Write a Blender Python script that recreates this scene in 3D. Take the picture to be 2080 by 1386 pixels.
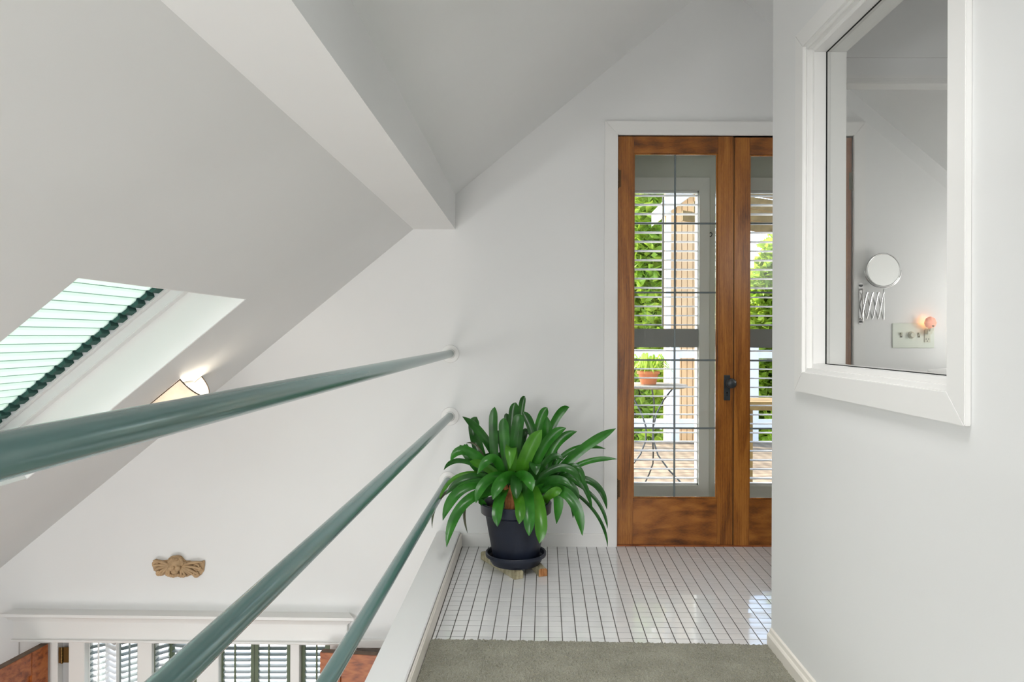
import bpy, bmesh, math, random
from mathutils import Vector, Matrix
random.seed(7)
for o in list(bpy.data.objects): bpy.data.objects.remove(o)
SC = bpy.context.scene
COL = SC.collection
# ------------------------------------------------------------------ camera, sky, sun, large lights, exposure
F, CX, CY, H, ROLL = 1490.0, 1080.0, 683.0, 1.093, 0.003
cd = bpy.data.cameras.new('camera'); cam = bpy.data.objects.new('camera', cd); COL.objects.link(cam)
cd.sensor_fit = 'HORIZONTAL'; cd.sensor_width = 36.0; cd.lens = 36.0*F/2080.0
cd.shift_x = (1040-CX)/2080.0; cd.shift_y = (CY-693)/2080.0
cd.clip_start = 0.02; cd.clip_end = 200
R_ = Vector((1, 0, ROLL)).normalized(); U_ = Vector((-ROLL, 0, 1)).normalized(); B_ = Vector((0, -1, 0))
cam.matrix_world = Matrix(((R_.x, U_.x, B_.x, 0), (R_.y, U_.y, B_.y, 0), (R_.z, U_.z, B_.z, H), (0, 0, 0, 1)))
SC.camera = cam
vs = SC.view_settings
SC.display_settings.display_device = 'sRGB'
vs.view_transform = 'Standard'; vs.look = 'None'; vs.gamma = 1.0; vs.use_curve_mapping = False
vs.exposure = 0.06
w = bpy.data.worlds.new('sky'); SC.world = w; w.use_nodes = True
nt = w.node_tree; nt.nodes.clear()
sk = nt.nodes.new('ShaderNodeTexSky'); sk.sky_type = 'NISHITA'; sk.sun_disc = False
sk.sun_elevation = math.radians(48); sk.sun_rotation = math.radians(-35); sk.altitude = 50; sk.dust_density = 2.0
bg = nt.nodes.new('ShaderNodeBackground'); bg.inputs[1].default_value = 0.9
wo = nt.nodes.new('ShaderNodeOutputWorld')
nt.links.new(sk.outputs[0], bg.inputs[0]); nt.links.new(bg.outputs[0], wo.inputs[0])
sd = bpy.data.lights.new('sun', 'SUN'); sd.energy = 8.5; sd.angle = math.radians(0.6); sd.color = (1, .93, .82)
so = bpy.data.objects.new('sun', sd); COL.objects.link(so)
SUNV = Vector((-.62, .42, .74)).normalized()
so.rotation_euler = SUNV.to_track_quat('Z', 'Y').to_euler(); so.location = (-6, 6, 8)
def area(name, loc, target, sx, sy, e, col=(1, 1, 1)):
    d = bpy.data.lights.new(name, 'AREA'); d.shape = 'RECTANGLE'; d.size = sx; d.size_y = sy; d.energy = e; d.color = col
    o = bpy.data.objects.new(name, d); COL.objects.link(o); o.location = loc
    o.rotation_euler = (Vector(loc)-Vector(target)).to_track_quat('Z', 'Y').to_euler(); return o
# added unseen fills that stand in for windows behind the camera and downstairs
area('rear_fill', (-.9, -2.8, .9), (-.6, 3.5, .5), 3.2, 1.7, 54, (1, .99, .975))  # added fill aimed at the back wall
area('slope_fill', (-1.50, -.55, .86), (-.72, -.25, -.08), 1.0, 1.1, 84, (.97, .985, 1))  # added fill under the closed roof, in place of another skylight
ll = area('landing_fill', (.2, 1.3, 2.3), (.2, 2.5, 0), .7, .8, 11.5, (1, .99, .975)); ll.data.spread = math.radians(82)  # added unseen fill that brightens the tiles and carpet
area('downstairs_fill', (-1.9, .0, -2.3), (-.9, 2.3, 1.5), 2.2, 2.2, 70, (1, .99, .98))  # added fill from below that lifts the sloping ceiling
bl_d = bpy.data.lights.new('passage_fill', 'POINT'); bl_d.energy = 8; bl_d.shadow_soft_size = .12; bl_d.color = (1, .98, .95)  # added unseen fill for the space beyond the partition
bl_o = bpy.data.objects.new('passage_fill', bl_d); COL.objects.link(bl_o); bl_o.location = (2.5, 3.3, 1.22)
area('bathroom_fill', (1.9, 1.3, 1.75), (1.7, 2.6, 1.5), .5, .5, 3.5, (1, .98, .95))  # added unseen fill that lifts the dark partition face

# ------------------------------------------------------------------ helpers
def ray(px, py):
    return Vector((0, 1, 0)) + R_*((px-CX)/F) + U_*(-(py-CY)/F)
def at_y(px, py, Y):
    d = ray(px, py); return Vector((0, 0, H)) + d*Y
def at_x(px, py, X):
    d = ray(px, py); return Vector((0, 0, H)) + d*(X/d.x)
def at_z(px, py, Z):
    d = ray(px, py); return Vector((0, 0, H)) + d*((Z-H)/d.z)

class MB:
    def __init__(s): s.v = []; s.f = []; s.sm = False
    def add(s, vs, fs):
        n = len(s.v); s.v += [tuple(v) for v in vs]; s.f += [tuple(i+n for i in f) for f in fs]; return s
    def box(s, x0, x1, y0, y1, z0, z1):
        return s.add([(x, y, z) for x in (x0, x1) for y in (y0, y1) for z in (z0, z1)],
                     [(0, 1, 3, 2), (4, 6, 7, 5), (0, 4, 5, 1), (2, 3, 7, 6), (0, 2, 6, 4), (1, 5, 7, 3)])
    def prism(s, pts, vec):
        n = len(pts); a = [Vector(p) for p in pts]; b = [p+Vector(vec) for p in a]
        return s.add(a+b, [tuple(range(n))[::-1], tuple(range(n, 2*n))]+[(i, (i+1) % n, n+(i+1) % n, n+i) for i in range(n)])
    def sweep(s, prof, A, B):
        """profile (y, z) carried from point A to point B"""
        a = [Vector(A)+Vector((0, p[0], p[1])) for p in prof]; b = [Vector(B)+Vector((0, p[0], p[1])) for p in prof]
        n = len(prof)
        return s.add(a+b, [tuple(range(n))[::-1], tuple(range(n, 2*n))]+[(i, (i+1) % n, n+(i+1) % n, n+i) for i in range(n)])
    def tube(s, pts, r, n=12, caps=True, r1=None):
        pts = [Vector(p) for p in pts]; m = len(pts); base = len(s.v); prev = None
        for i, p in enumerate(pts):
            t = (pts[min(i+1, m-1)]-pts[max(i-1, 0)]).normalized()
            if prev is None:
                u = t.orthogonal().normalized()
            else:
                u = (prev-t*prev.dot(t)).normalized()
            prev = u; w_ = t.cross(u)
            rr = r if not isinstance(r, (list, tuple)) else r[i]
            for k in range(n):
                a = 2*math.pi*k/n; s.v.append(tuple(p+(u*math.cos(a)+w_*math.sin(a))*rr))
        for i in range(m-1):
            for k in range(n):
                s.f.append((base+i*n+k, base+i*n+(k+1) % n, base+(i+1)*n+(k+1) % n, base+(i+1)*n+k))
        if caps:
            s.f.append(tuple(base+k for k in range(n))[::-1]); s.f.append(tuple(base+(m-1)*n+k for k in range(n)))
        return s
    def lathe(s, prof, c=(0, 0, 0), n=48, axis='z'):
        base = len(s.v); m = len(prof)
        for r, z in prof:
            for k in range(n):
                a = 2*math.pi*k/n; x, y = r*math.cos(a), r*math.sin(a)
                if axis == 'z': p = (c[0]+x, c[1]+y, c[2]+z)
                elif axis == 'y': p = (c[0]+x, c[1]+z, c[2]+y)
                else: p = (c[0]+z, c[1]+x, c[2]+y)
                s.v.append(p)
        for i in range(m-1):
            for k in range(n):
                s.f.append((base+i*n+k, base+i*n+(k+1) % n, base+(i+1)*n+(k+1) % n, base+(i+1)*n+k))
        s.f.append(tuple(base+k for k in range(n))[::-1]); s.f.append(tuple(base+(m-1)*n+k for k in range(n)))
        return s
    def ball(s, c, r, sc=(1, 1, 1), nu=14, nv=8):
        base = len(s.v)
        for j in range(nv+1):
            th = math.pi*j/nv
            for k in range(nu):
                a = 2*math.pi*k/nu
                s.v.append((c[0]+r*sc[0]*math.sin(th)*math.cos(a), c[1]+r*sc[1]*math.sin(th)*math.sin(a), c[2]+r*sc[2]*math.cos(th)))
        for j in range(nv):
            for k in range(nu):
                s.f.append((base+j*nu+k, base+j*nu+(k+1) % nu, base+(j+1)*nu+(k+1) % nu, base+(j+1)*nu+k))
        return s
    def build(s, name, mat, parent=None, smooth=False, bevel=0, clean=True, label=None, kind=None):
        me = bpy.data.meshes.new(name); me.from_pydata(s.v, [], s.f); me.validate()
        bm = bmesh.new(); bm.from_mesh(me)
        if clean:
            bmesh.ops.remove_doubles(bm, verts=bm.verts, dist=1e-6)
            bmesh.ops.recalc_face_normals(bm, faces=bm.faces)
        if bevel:
            es = [e for e in bm.edges if len(e.link_faces) == 2 and e.calc_face_angle(0) > .6]
            bmesh.ops.bevel(bm, geom=es, offset=bevel, segments=2, affect='EDGES', clamp_overlap=True)
        if smooth or bevel:
            for f in bm.faces: f.smooth = True
        bm.to_mesh(me); bm.free()
        if smooth or bevel:
            try: me.set_sharp_from_angle(angle=math.radians(38 if not bevel else 31))
            except Exception: pass
        me.materials.append(mat)
        o = bpy.data.objects.new(name, me); COL.objects.link(o)
        if parent: o.parent = parent; o.matrix_parent_inverse = parent.matrix_world.inverted() if False else Matrix.Translation(-parent.location)
        if label: o['label'] = label
        if kind: o['kind'] = kind
        return o

def tag(o, label, cat, group=None):
    o['label'] = label; o['category'] = cat
    if group: o['group'] = group
    return o
def thing(name, loc, label=None, cat=None, group=None, kind=None):
    o = bpy.data.objects.new(name, None); COL.objects.link(o); o.location = loc; o.empty_display_size = .05
    if label: tag(o, label, cat, group)
    if kind: o['kind'] = kind
    return o
def struct(o): o['kind'] = 'structure'; return o
def inst(src, name, parent, M):
    o = src.copy(); o.name = name; COL.objects.link(o); o.parent = parent
    o.matrix_parent_inverse = Matrix.Translation(-parent.location); o.matrix_basis = M; return o

# ------------------------------------------------------------------ materials
def newmat(name):
    m = bpy.data.materials.new(name); m.use_nodes = True; t = m.node_tree
    return m, t, t.nodes['Principled BSDF']
def N(t, k, **kw):
    n = t.nodes.new(k)
    for a, b in kw.items(): setattr(n, a, b)
    return n
def mapping(t, scale, obj=True):
    tc = N(t, 'ShaderNodeTexCoord'); mp = N(t, 'ShaderNodeMapping'); mp.inputs['Scale'].default_value = scale
    t.links.new(tc.outputs['Object' if obj else 'Generated'], mp.inputs[0]); return mp.outputs[0]
def ramp(t, fac, stops):
    r = N(t, 'ShaderNodeValToRGB'); e = r.color_ramp.elements
    while len(e) < len(stops): e.new(.5)
    for el, (p, c) in zip(e, stops): el.position = p; el.color = (*c, 1)
    t.links.new(fac, r.inputs[0]); return r.outputs[0]
def bump(t, b, fac, strength, dist=.001):
    n = N(t, 'ShaderNodeBump'); n.inputs['Strength'].default_value = strength; n.inputs['Distance'].default_value = dist
    t.links.new(fac, n.inputs['Height']); t.links.new(n.outputs[0], b.inputs['Normal'])
def paint(name, c, rough=.6, var=.02, bs=.15, scale=2.5, spec=.3):
    m, t, b = newmat(name); b.inputs['Roughness'].default_value = rough
    b.inputs['Specular IOR Level'].default_value = spec
    n = N(t, 'ShaderNodeTexNoise'); n.inputs['Scale'].default_value = scale; n.inputs['Detail'].default_value = 5
    t.links.new(mapping(t, (1, 1, 1)), n.inputs['Vector'])
    lo = tuple(x*(1-var) for x in c); hi = tuple(min(1, x*(1+var)) for x in c)
    t.links.new(ramp(t, n.outputs['Fac'], [(.35, lo), (.65, hi)]), b.inputs['Base Color'])
    if bs:
        n2 = N(t, 'ShaderNodeTexNoise'); n2.inputs['Scale'].default_value = 160; n2.inputs['Detail'].default_value = 3
        t.links.new(mapping(t, (1, 1, 1)), n2.inputs['Vector']); bump(t, b, n2.outputs['Fac'], bs, .0006)
    return m
def wood(name, c0, c1, c2, scale, rough=.35, wav=6.0, dist=5.0, coat=0.0, fine=60, wamt=.10):
    m, t, b = newmat(name); b.inputs['Roughness'].default_value = rough
    if coat: b.inputs['Coat Weight'].default_value = coat; b.inputs['Coat Roughness'].default_value = .2
    v = mapping(t, scale)
    n = N(t, 'ShaderNodeTexNoise'); n.inputs['Scale'].default_value = 2.2; n.inputs['Detail'].default_value = 6; n.inputs['Distortion'].default_value = 1.2
    t.links.new(v, n.inputs['Vector'])
    wv = N(t, 'ShaderNodeTexWave'); wv.inputs['Scale'].default_value = wav; wv.inputs['Distortion'].default_value = dist
    wv.inputs['Detail'].default_value = 4; wv.inputs['Detail Scale'].default_value = 1.3
    t.links.new(v, wv.inputs['Vector'])
    f = N(t, 'ShaderNodeTexNoise'); f.inputs['Scale'].default_value = fine; f.inputs['Detail'].default_value = 4; t.links.new(v, f.inputs['Vector'])
    a = N(t, 'ShaderNodeMath', operation='MULTIPLY_ADD'); t.links.new(wv.outputs['Fac'], a.inputs[0]); a.inputs[1].default_value = wamt
    a2 = N(t, 'ShaderNodeMath', operation='MULTIPLY'); t.links.new(n.outputs['Fac'], a2.inputs[0]); a2.inputs[1].default_value = .85-wamt
    t.links.new(a2.outputs[0], a.inputs[2])
    a3 = N(t, 'ShaderNodeMath', operation='MULTIPLY_ADD'); t.links.new(f.outputs['Fac'], a3.inputs[0]); a3.inputs[1].default_value = .25; t.links.new(a.outputs[0], a3.inputs[2])
    t.links.new(ramp(t, a3.outputs[0], [(.35, c0), (.52, c1), (.69, c2)]), b.inputs['Base Color'])
    bump(t, b, a3.outputs[0], .15, .0008)
    return m
def glassm(name, tint=(1, 1, 1), refl=.9):
    m = bpy.data.materials.new(name); m.use_nodes = True; t = m.node_tree; t.nodes.clear()
    o = N(t, 'ShaderNodeOutputMaterial'); mx = N(t, 'ShaderNodeMixShader'); tr = N(t, 'ShaderNodeBsdfTransparent'); gl = N(t, 'ShaderNodeBsdfGlossy')
    tr.inputs[0].default_value = (*tint, 1); gl.inputs['Roughness'].default_value = .01
    fr = N(t, 'ShaderNodeFresnel'); fr.inputs[0].default_value = 1.45
    mu = N(t, 'ShaderNodeMath', operation='MULTIPLY'); mu.inputs[1].default_value = refl; t.links.new(fr.outputs[0], mu.inputs[0])
    t.links.new(mu.outputs[0], mx.inputs[0]); t.links.new(tr.outputs[0], mx.inputs[1]); t.links.new(gl.outputs[0], mx.inputs[2]); t.links.new(mx.outputs[0], o.inputs[0])
    return m
def metal(name, c, rough=.25):
    m, t, b = newmat(name); b.inputs['Base Color'].default_value = (*c, 1); b.inputs['Metallic'].default_value = 1; b.inputs['Roughness'].default_value = rough
    n = N(t, 'ShaderNodeTexNoise'); n.inputs['Scale'].default_value = 40; t.links.new(mapping(t, (1, 1, 1)), n.inputs['Vector'])
    t.links.new(ramp(t, n.outputs['Fac'], [(.3, (rough*.8,)*3), (.7, (rough*1.2,)*3)]), b.inputs['Roughness']); return m
def translucent(name, c, tr=.6, rough=.6, noise=30, c2=None):
    m, t, b = newmat(name); out = [n for n in t.nodes if n.type == 'OUTPUT_MATERIAL'][0]
    b.inputs['Roughness'].default_value = rough
    n = N(t, 'ShaderNodeTexNoise'); n.inputs['Scale'].default_value = noise; t.links.new(mapping(t, (1, 1, 1)), n.inputs['Vector'])
    col = ramp(t, n.outputs['Fac'], [(.3, c), (.7, c2 or tuple(x*.92 for x in c))]); t.links.new(col, b.inputs['Base Color'])
    tl = N(t, 'ShaderNodeBsdfTranslucent'); t.links.new(col, tl.inputs[0])
    mx = N(t, 'ShaderNodeMixShader'); mx.inputs[0].default_value = tr
    t.links.new(b.outputs[0], mx.inputs[1]); t.links.new(tl.outputs[0], mx.inputs[2]); t.links.new(mx.outputs[0], out.inputs[0]); return m

M_wall = paint('wall_paint', (.783, .787, .779), .65, .012, .12, 1.6)
M_ceil = paint('ceiling_paint', (.77, .777, .770), .7, .01, .12, 1.6)
M_trim = paint('trim_gloss', (.80, .795, .775), .35, .01, .04, 3, .4)
M_base = paint('baseboard_cream', (.80, .76, .69), .4, .02, .04, 3, .4)
M_cap = paint('curb_cap_paint', (.83, .83, .83), .4, .01, .04, 3, .4)
M_door = wood('door_fir', (.10, .028, .003), (.28, .09, .010), (.43, .165, .025), (7, 7, .7), .35, 5, 3, .25)
M_doorh = wood('door_fir_cross', (.07, .02, .003), (.25, .078, .009), (.40, .145, .022), (1.1, 5, 6), .33, 2.2, 6, .3)
M_oak = wood('red_oak', (.16, .035, .006), (.35, .09, .018), (.43, .13, .03), (2.4, 8, 14), .4, 1.5, 9, .1, 20, .18)
M_oakd = paint('oak_top_grey', (.16, .11, .08), .8, .15, .1, 30)  # greyer brown for the top edges of the oak doors
M_rail = paint('rail_teal_paint', (.10, .205, .195), .17, .03, .02, 6, 1.0)
M_glass = glassm('clear_glass', (.97, .985, .98), .55)
M_lead = paint('lead_came', (.14, .17, .175), .4, .05, 0, 20, .6)
M_grout = paint('grout_grey', (.10, .095, .088), .9, .1, .3, 40)
M_dark = paint('black_gap', (.01, .01, .01), .8, .1, 0)
M_iron = paint('iron_black', (.03, .036, .04), .35, .15, .15, 60, .6)
M_hinge = metal('hinge_bronze', (.13, .075, .04), .45)
M_brass = metal('brass', (.16, .10, .035), .35)
M_olive = paint('hinge_olive_paint', (.13, .13, .08), .45, .1, .1, 30)
M_chrome = metal('chrome', (.62, .62, .62), .12)
M_mirror = metal('mirror_glass', (.93, .94, .93), .012)
M_ivory = paint('ivory_plastic', (.62, .62, .49), .35, .02, 0, 5, .5)
M_plate = paint('switch_plate', (.70, .745, .655), .35, .02, 0, 5, .5)
M_cher = paint('ornament_tan', (.47, .32, .18), .6, .12, .4, 25)
M_pot = paint('pot_navy_plastic', (.009, .013, .026), .4, .25, .2, 7, .5)
M_soil = paint('soil_bark', (.055, .025, .012), .9, .5, 1, 60)
M_stem = paint('stem_husk', (.35, .14, .05), .8, .4, .8, 30)
M_block = wood('block_pine', (.22, .19, .11), (.38, .34, .22), (.52, .48, .34), (6, 2, 6), .8, 3, 3)
M_blocke = wood('block_end_grain', (.20, .07, .02), (.36, .15, .05), (.46, .24, .1), (9, 9, 9), .85, 3, 3)
M_blind = translucent('blind_mint', (.845, .925, .87), .325, .8, 3, (.84, .93, .87))
M_blindd = paint('blind_green', (.035, .105, .088), .7, .15, .2, 40)
M_sky = paint('skylight_white', (.86, .86, .86), .4, .01, 0)
M_shut = paint('shutter_green', (.125, .16, .098), .45, .05, .1, 12)
M_shutl = paint('shutter_slat_green', (.26, .31, .31), .4, .05, .05, 12)
M_shutw = paint('shutter_white', (.80, .80, .79), .45, .02, .05, 12)
M_slatw = translucent('slat_white', (.80, .80, .79), .12, .5, 5)
M_vest = paint('porch_paint', (.66, .68, .60), .6, .03, .1, 4)
M_vestc = paint('porch_casing', (.78, .79, .74), .55, .03, .1, 4)
M_shade = translucent('shade_linen', (.86, .80, .72), .4, .9, 60)
M_shadet = paint('shade_trim', (.07, .05, .035), .7, .1, 0)
M_siding = paint('siding_tan', (.74, .49, .27), .8, .04, .2, 6)
M_white_ext = paint('exterior_white', (.82, .81, .78), .7, .03, .1, 4)
M_deck = wood('deck_board', (.08, .055, .03), (.17, .12, .07), (.28, .21, .13), (1, 6, 6), .8, 3, 3)
M_bark = paint('tree_bark', (.12, .085, .05), .9, .3, 1, 20)
M_leafo = translucent('tree_leaf', (.22, .38, .03), .5, .5, 1.7, (.46, .58, .07))
M_beam = paint('pergola_wood', (.20, .13, .05), .8, .2, .4, 10)
M_terra = paint('terracotta', (.52, .17, .07), .8, .1, .3, 20)
M_lawn = paint('lawn_green', (.16, .25, .06), .9, .3, .6, 3)
M_floorw = wood('floor_oak', (.20, .10, .04), (.32, .17, .07), (.4, .22, .1), (1, 6, 6), .4, 3, 3)

# carpet material
M_carpet, t, b = newmat('carpet_sage'); b.inputs['Roughness'].default_value = .95; b.inputs['Specular IOR Level'].default_value = .1
try: b.inputs['Sheen Weight'].default_value = .3
except Exception: pass
n1 = N(t, 'ShaderNodeTexNoise'); n1.inputs['Scale'].default_value = 9; n1.inputs['Detail'].default_value = 3
n2 = N(t, 'ShaderNodeTexNoise'); n2.inputs['Scale'].default_value = 330; n2.inputs['Detail'].default_value = 2
v = mapping(t, (1, 1, 1)); t.links.new(v, n1.inputs[0]); t.links.new(v, n2.inputs[0])
a = N(t, 'ShaderNodeMath', operation='MULTIPLY_ADD'); t.links.new(n2.outputs['Fac'], a.inputs[0]); a.inputs[1].default_value = .7
a0 = N(t, 'ShaderNodeMath', operation='MULTIPLY'); t.links.new(n1.outputs['Fac'], a0.inputs[0]); a0.inputs[1].default_value = .3
t.links.new(a0.outputs[0], a.inputs[2])
t.links.new(ramp(t, a.outputs[0], [(.33, (.14, .135, .095)), (.5, (.255, .245, .185)), (.68, (.37, .36, .285))]), b.inputs['Base Color'])
bump(t, b, n2.outputs['Fac'], .8, .004)
# glazed tile
M_tile, t, b = newmat('tile_glaze'); b.inputs['Roughness'].default_value = .09; b.inputs['Coat Weight'].default_value = .3
oi = N(t, 'ShaderNodeObjectInfo')
t.links.new(ramp(t, oi.outputs['Random'], [(0, (.77, .77, .775)), (1, (.82, .82, .815))]), b.inputs['Base Color'])
n1 = N(t, 'ShaderNodeTexNoise'); n1.inputs['Scale'].default_value = 28; t.links.new(mapping(t, (1, 1, 1)), n1.inputs[0])
bump(t, b, n1.outputs['Fac'], .12, .002)
# plant leaf
def leafmat(name, c0, c1):
    m, t, b = newmat(name); out = [n for n in t.nodes if n.type == 'OUTPUT_MATERIAL'][0]
    b.inputs['Roughness'].default_value = .27; b.inputs['Specular IOR Level'].default_value = .5
    n = N(t, 'ShaderNodeTexNoise'); n.inputs['Scale'].default_value = 14; t.links.new(mapping(t, (1, 1, 1)), n.inputs[0])
    col = ramp(t, n.outputs['Fac'], [(.35, c0), (.65, c1)]); t.links.new(col, b.inputs['Base Color'])
    tl = N(t, 'ShaderNodeBsdfTranslucent'); t.links.new(col, tl.inputs[0])
    mx = N(t, 'ShaderNodeMixShader'); mx.inputs[0].default_value = .18
    t.links.new(b.outputs[0], mx.inputs[1]); t.links.new(tl.outputs[0], mx.inputs[2]); t.links.new(mx.outputs[0], out.inputs[0]); return m
LEAFM = [leafmat('leaf_deep', (.014, .085, .010), (.026, .14, .016)), leafmat('leaf_mid', (.022, .15, .012), (.042, .23, .02)),
         leafmat('leaf_fresh', (.05, .21, .012), (.085, .29, .02)), leafmat('leaf_dry', (.05, .07, .03), (.09, .09, .04))]

# ------------------------------------------------------------------ room shell
WY = 3.817                      # back wall face
K, RX, RZ = .826, .964, 2.954   # roof pitch and ridge
KR = .834
def roof(x): return RZ-K*(RX-x) if x <= RX else RZ-KR*(x-RX)
EX = -3.05                      # eaves wall
BX = 2.7                        # bathroom far wall
Y0 = -3.1
LZ = -2.65                      # downstairs floor
# back wall in strips around its openings (x0,x1,z0,z1)
DX0, DX1, DZ = at_y(1253.5, 700, WY).x, at_y(1731, 700, WY).x, at_y(1300, 275.5, WY).z
hl = at_y(30, 1304, WY); hr = at_y(702, 1309, WY)
OP = [(DX0, DX1, -.02, DZ), (hl.x+.02, hr.x, -2.3, hl.z)]
DRX0, DRX1, DRZ = hr.x+.06, -.52, at_y(760, 1314, WY).z
OP.append((DRX0, DRX1, LZ, DRZ))
def strips(xs, openings, zbot, top, y0, y1):
    mb = MB(); xs = sorted(set(xs))
    for xa, xb in zip(xs[:-1], xs[1:]):
        xm = (xa+xb)/2; ops = sorted([(o[2], o[3]) for o in openings if o[0] <= xm <= o[1]])
        z = zbot
        for a_, b_ in ops:
            if a_ > z+.001: mb.box(xa, xb, y0, y1, z, a_)
            z = b_
        mb.prism([(xa, y0, z), (xb, y0, z), (xb, y0, top(xb)), (xa, y0, top(xa))], (0, y1-y0, 0))
    return mb
xs = [EX, BX, RX]+[o[0] for o in OP]+[o[1] for o in OP]
struct(strips(xs, OP, LZ, lambda x: roof(x)+.02, WY, WY+.14).build('wall_back', M_wall))
# left roof slope with skylight opening: slope coordinates s (up the slope), y, d (outward)
L_ = math.hypot(1, K); UX, UZ = 1/L_, K/L_
SX0 = -1.975
def SL(s, y, d): return Vector((SX0+UX*s-UZ*d, y, roof(SX0)+UZ*s+UX*d))
def slbox(mb, s0, s1, y0, y1, d0, d1):
    p = [SL(s, y, d) for s in (s0, s1) for y in (y0, y1) for d in (d0, d1)]
    return mb.add(p, [(0, 1, 3, 2), (4, 6, 7, 5), (0, 4, 5, 1), (2, 3, 7, 6), (0, 2, 6, 4), (1, 5, 7, 3)])
sA = (EX-SX0)/UX; sB = (RX-SX0)/UX; sT = (-1.118-SX0)/UX; ya, yb = 1.81, 2.872
mb = MB(); slbox(mb, sA, 0, Y0, WY+.14, 0, .24); slbox(mb, sT, sB, Y0, WY+.14, 0, .24)
slbox(mb, 0, sT, Y0, ya, 0, .24); slbox(mb, 0, sT, yb, WY+.14, 0, .24)
struct(mb.build('ceiling', M_ceil))
for (s0, s1, y0, y1) in ((0, sT, yb-.004, yb), (0, sT, ya, ya+.004), (0, .004, ya+.004, yb-.004), (sT-.004, sT, ya+.004, yb-.004)):
    mb = MB(); slbox(mb, s0, s1, y0, y1, .0015, .165); struct(mb.build('trim_9', paint('reveal_lit_white', (.88, .88, .87), .5, .01, 0)))  # lining added in whiter paint so the reveal looks more brightly lit
struct(MB().prism([(RX, Y0, RZ), (BX+.1, Y0, roof(BX+.1)), (BX+.1, Y0, roof(BX+.1)+.25), (RX, Y0, RZ+.35)], (0, WY+.14-Y0, 0)).build('ceiling', M_ceil))
# boxed purlin along the slope
br, bl, tr_ = at_y(925, 465, WY), at_y(840, 467, WY), at_y(925, 405, WY)
bx0, bx1, bz = bl.x, br.x, (br.z+bl.z)/2
struct(MB().prism([(bx1, Y0, bz), (bx0, Y0, bz), (bx0, Y0, roof(bx0)+.01), (bx1, Y0, roof(bx1)+.01)], (0, WY-Y0+.001, 0)).build('trim_1', M_ceil))
# eaves wall, rear wall, bathroom far wall, right wall
struct(MB().box(EX-.12, EX, Y0, WY+.14, LZ, roof(EX)+.05).build('wall_left', M_wall))
mb = MB().prism([(EX, Y0-.1, LZ), (BX, Y0-.1, LZ), (BX, Y0-.1, roof(BX)), (RX, Y0-.1, RZ), (EX, Y0-.1, roof(EX))], (0, .1, 0))
struct(mb.build('wall_rear', M_wall))
struct(MB().box(BX, BX+.1, Y0, WY, -.3, roof(BX)+.02).build('wall_bathroom', M_wall))
RWX, RWT, RWY = .847, .108, 2.583
wy0, wy1, wz0, wz1 = 1.486, 2.250, .996, 1.976
def rwtop(x): return roof(x)+.015
mb = MB()
def rwpart(y0, y1, z0, z1=None):
    if z1 is not None: mb.box(RWX, RWX+RWT, y0, y1, z0, z1)
    else: mb.prism([(RWX, y0, z0), (RWX+RWT, y0, z0), (RWX+RWT, y0, roof(RWX+RWT)+.01), (RWX, y0, roof(RWX)+.01)], (0, y1-y0, 0))
q_ = .006; rwpart(Y0, wy0-q_, -.02); rwpart(wy1+q_, RWY, -.02); rwpart(wy0-q_, wy1+q_, -.02, wz0-q_); rwpart(wy0-q_, wy1+q_, wz1+q_)
struct(mb.build('wall_right', M_wall))
# partition with a cased opening behind the right wall
PY = RWY+.02
hz = at_y(1800, 172, PY).z; PT = .055
mb = MB().prism([(RWX+RWT, PY, hz+.02), (RX+(RZ-hz-.02)/KR, PY, hz+.02), (RX, PY, RZ), (RWX+RWT, PY, roof(RWX+RWT))], (0, PT, 0))
mb.box(2.15, BX, PY, PY+PT, 0, roof(BX)-.0).prism([(2.15, PY, roof(BX)), (BX, PY, roof(BX)), (2.15, PY, roof(2.15))], (0, PT, 0))
z1_ = at_y(1800, 118, PY).z
mb.prism([(RWX+RWT, PY-.006, z1_), (RX+(RZ-z1_)/KR, PY-.006, z1_), (RX, PY-.006, RZ), (RWX+RWT, PY-.006, roof(RWX+RWT))], (0, .006, 0))
struct(mb.build('wall_partition', M_wall))
mb = MB(); zc = at_y(1800, 156, PY).z
mb.sweep([(0, 0), (-.016, 0), (-.016, zc-hz-.022), (-.022, zc-hz-.015), (-.022, zc-hz), (0, zc-hz)], (RWX+RWT+.001, PY, hz), (RX+(RZ-hz)/KR-.02, PY, hz))
mb.box(RWX+RWT+.001, RX+(RZ-hz)/KR-.02, PY, PY+PT, hz-.0, hz+.02)
struct(mb.build('trim_2', M_trim, bevel=.002))
# landing slab, downstairs floor
struct(MB().box(-.47, BX, Y0, WY, -.30, -.0008).build('floor', M_grout))
struct(MB().box(EX, -.0, Y0, WY+.14, LZ-.1, LZ).build('floor', M_floorw))
FL = bpy.data.objects['floor']
# ------------------------------------------------------------------ tiles
P = .0508; TH = -.018
ox, oy = at_z(1226, 1308.3, 0).x, at_z(1226, 1308.3, 0).y
gx = at_z(1111.8, 1111.7, 0)
ct, st = math.cos(TH), math.sin(TH)
def g2w(u, v): return (ox+u*ct-v*st, oy+u*st+v*ct)
def w2g(x, y): dx, dy = x-ox, y-oy; return (dx*ct+dy*st, -dx*st+dy*ct)
u0 = w2g(gx.x, gx.y)[0] % P
def clip(poly, a, b, c):   # keep a x + b y <= c
    out = []
    for i in range(len(poly)):
        p, q = poly[i], poly[(i+1) % len(poly)]; fp = a*p[0]+b*p[1]-c; fq = a*q[0]+b*q[1]-c
        if fp <= 0: out.append(p)
        if fp*fq < 0: t_ = fp/(fp-fq); out.append((p[0]+t_*(q[0]-p[0]), p[1]+t_*(q[1]-p[1])))
    return out
cl = at_z(868.6, 1305.6, 0); cr = at_z(1560, 1317.6, 0)       # carpet edge
CE = lambda x: cl.y+(cr.y-cl.y)*(x-cl.x)/(cr.x-cl.x)
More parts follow.
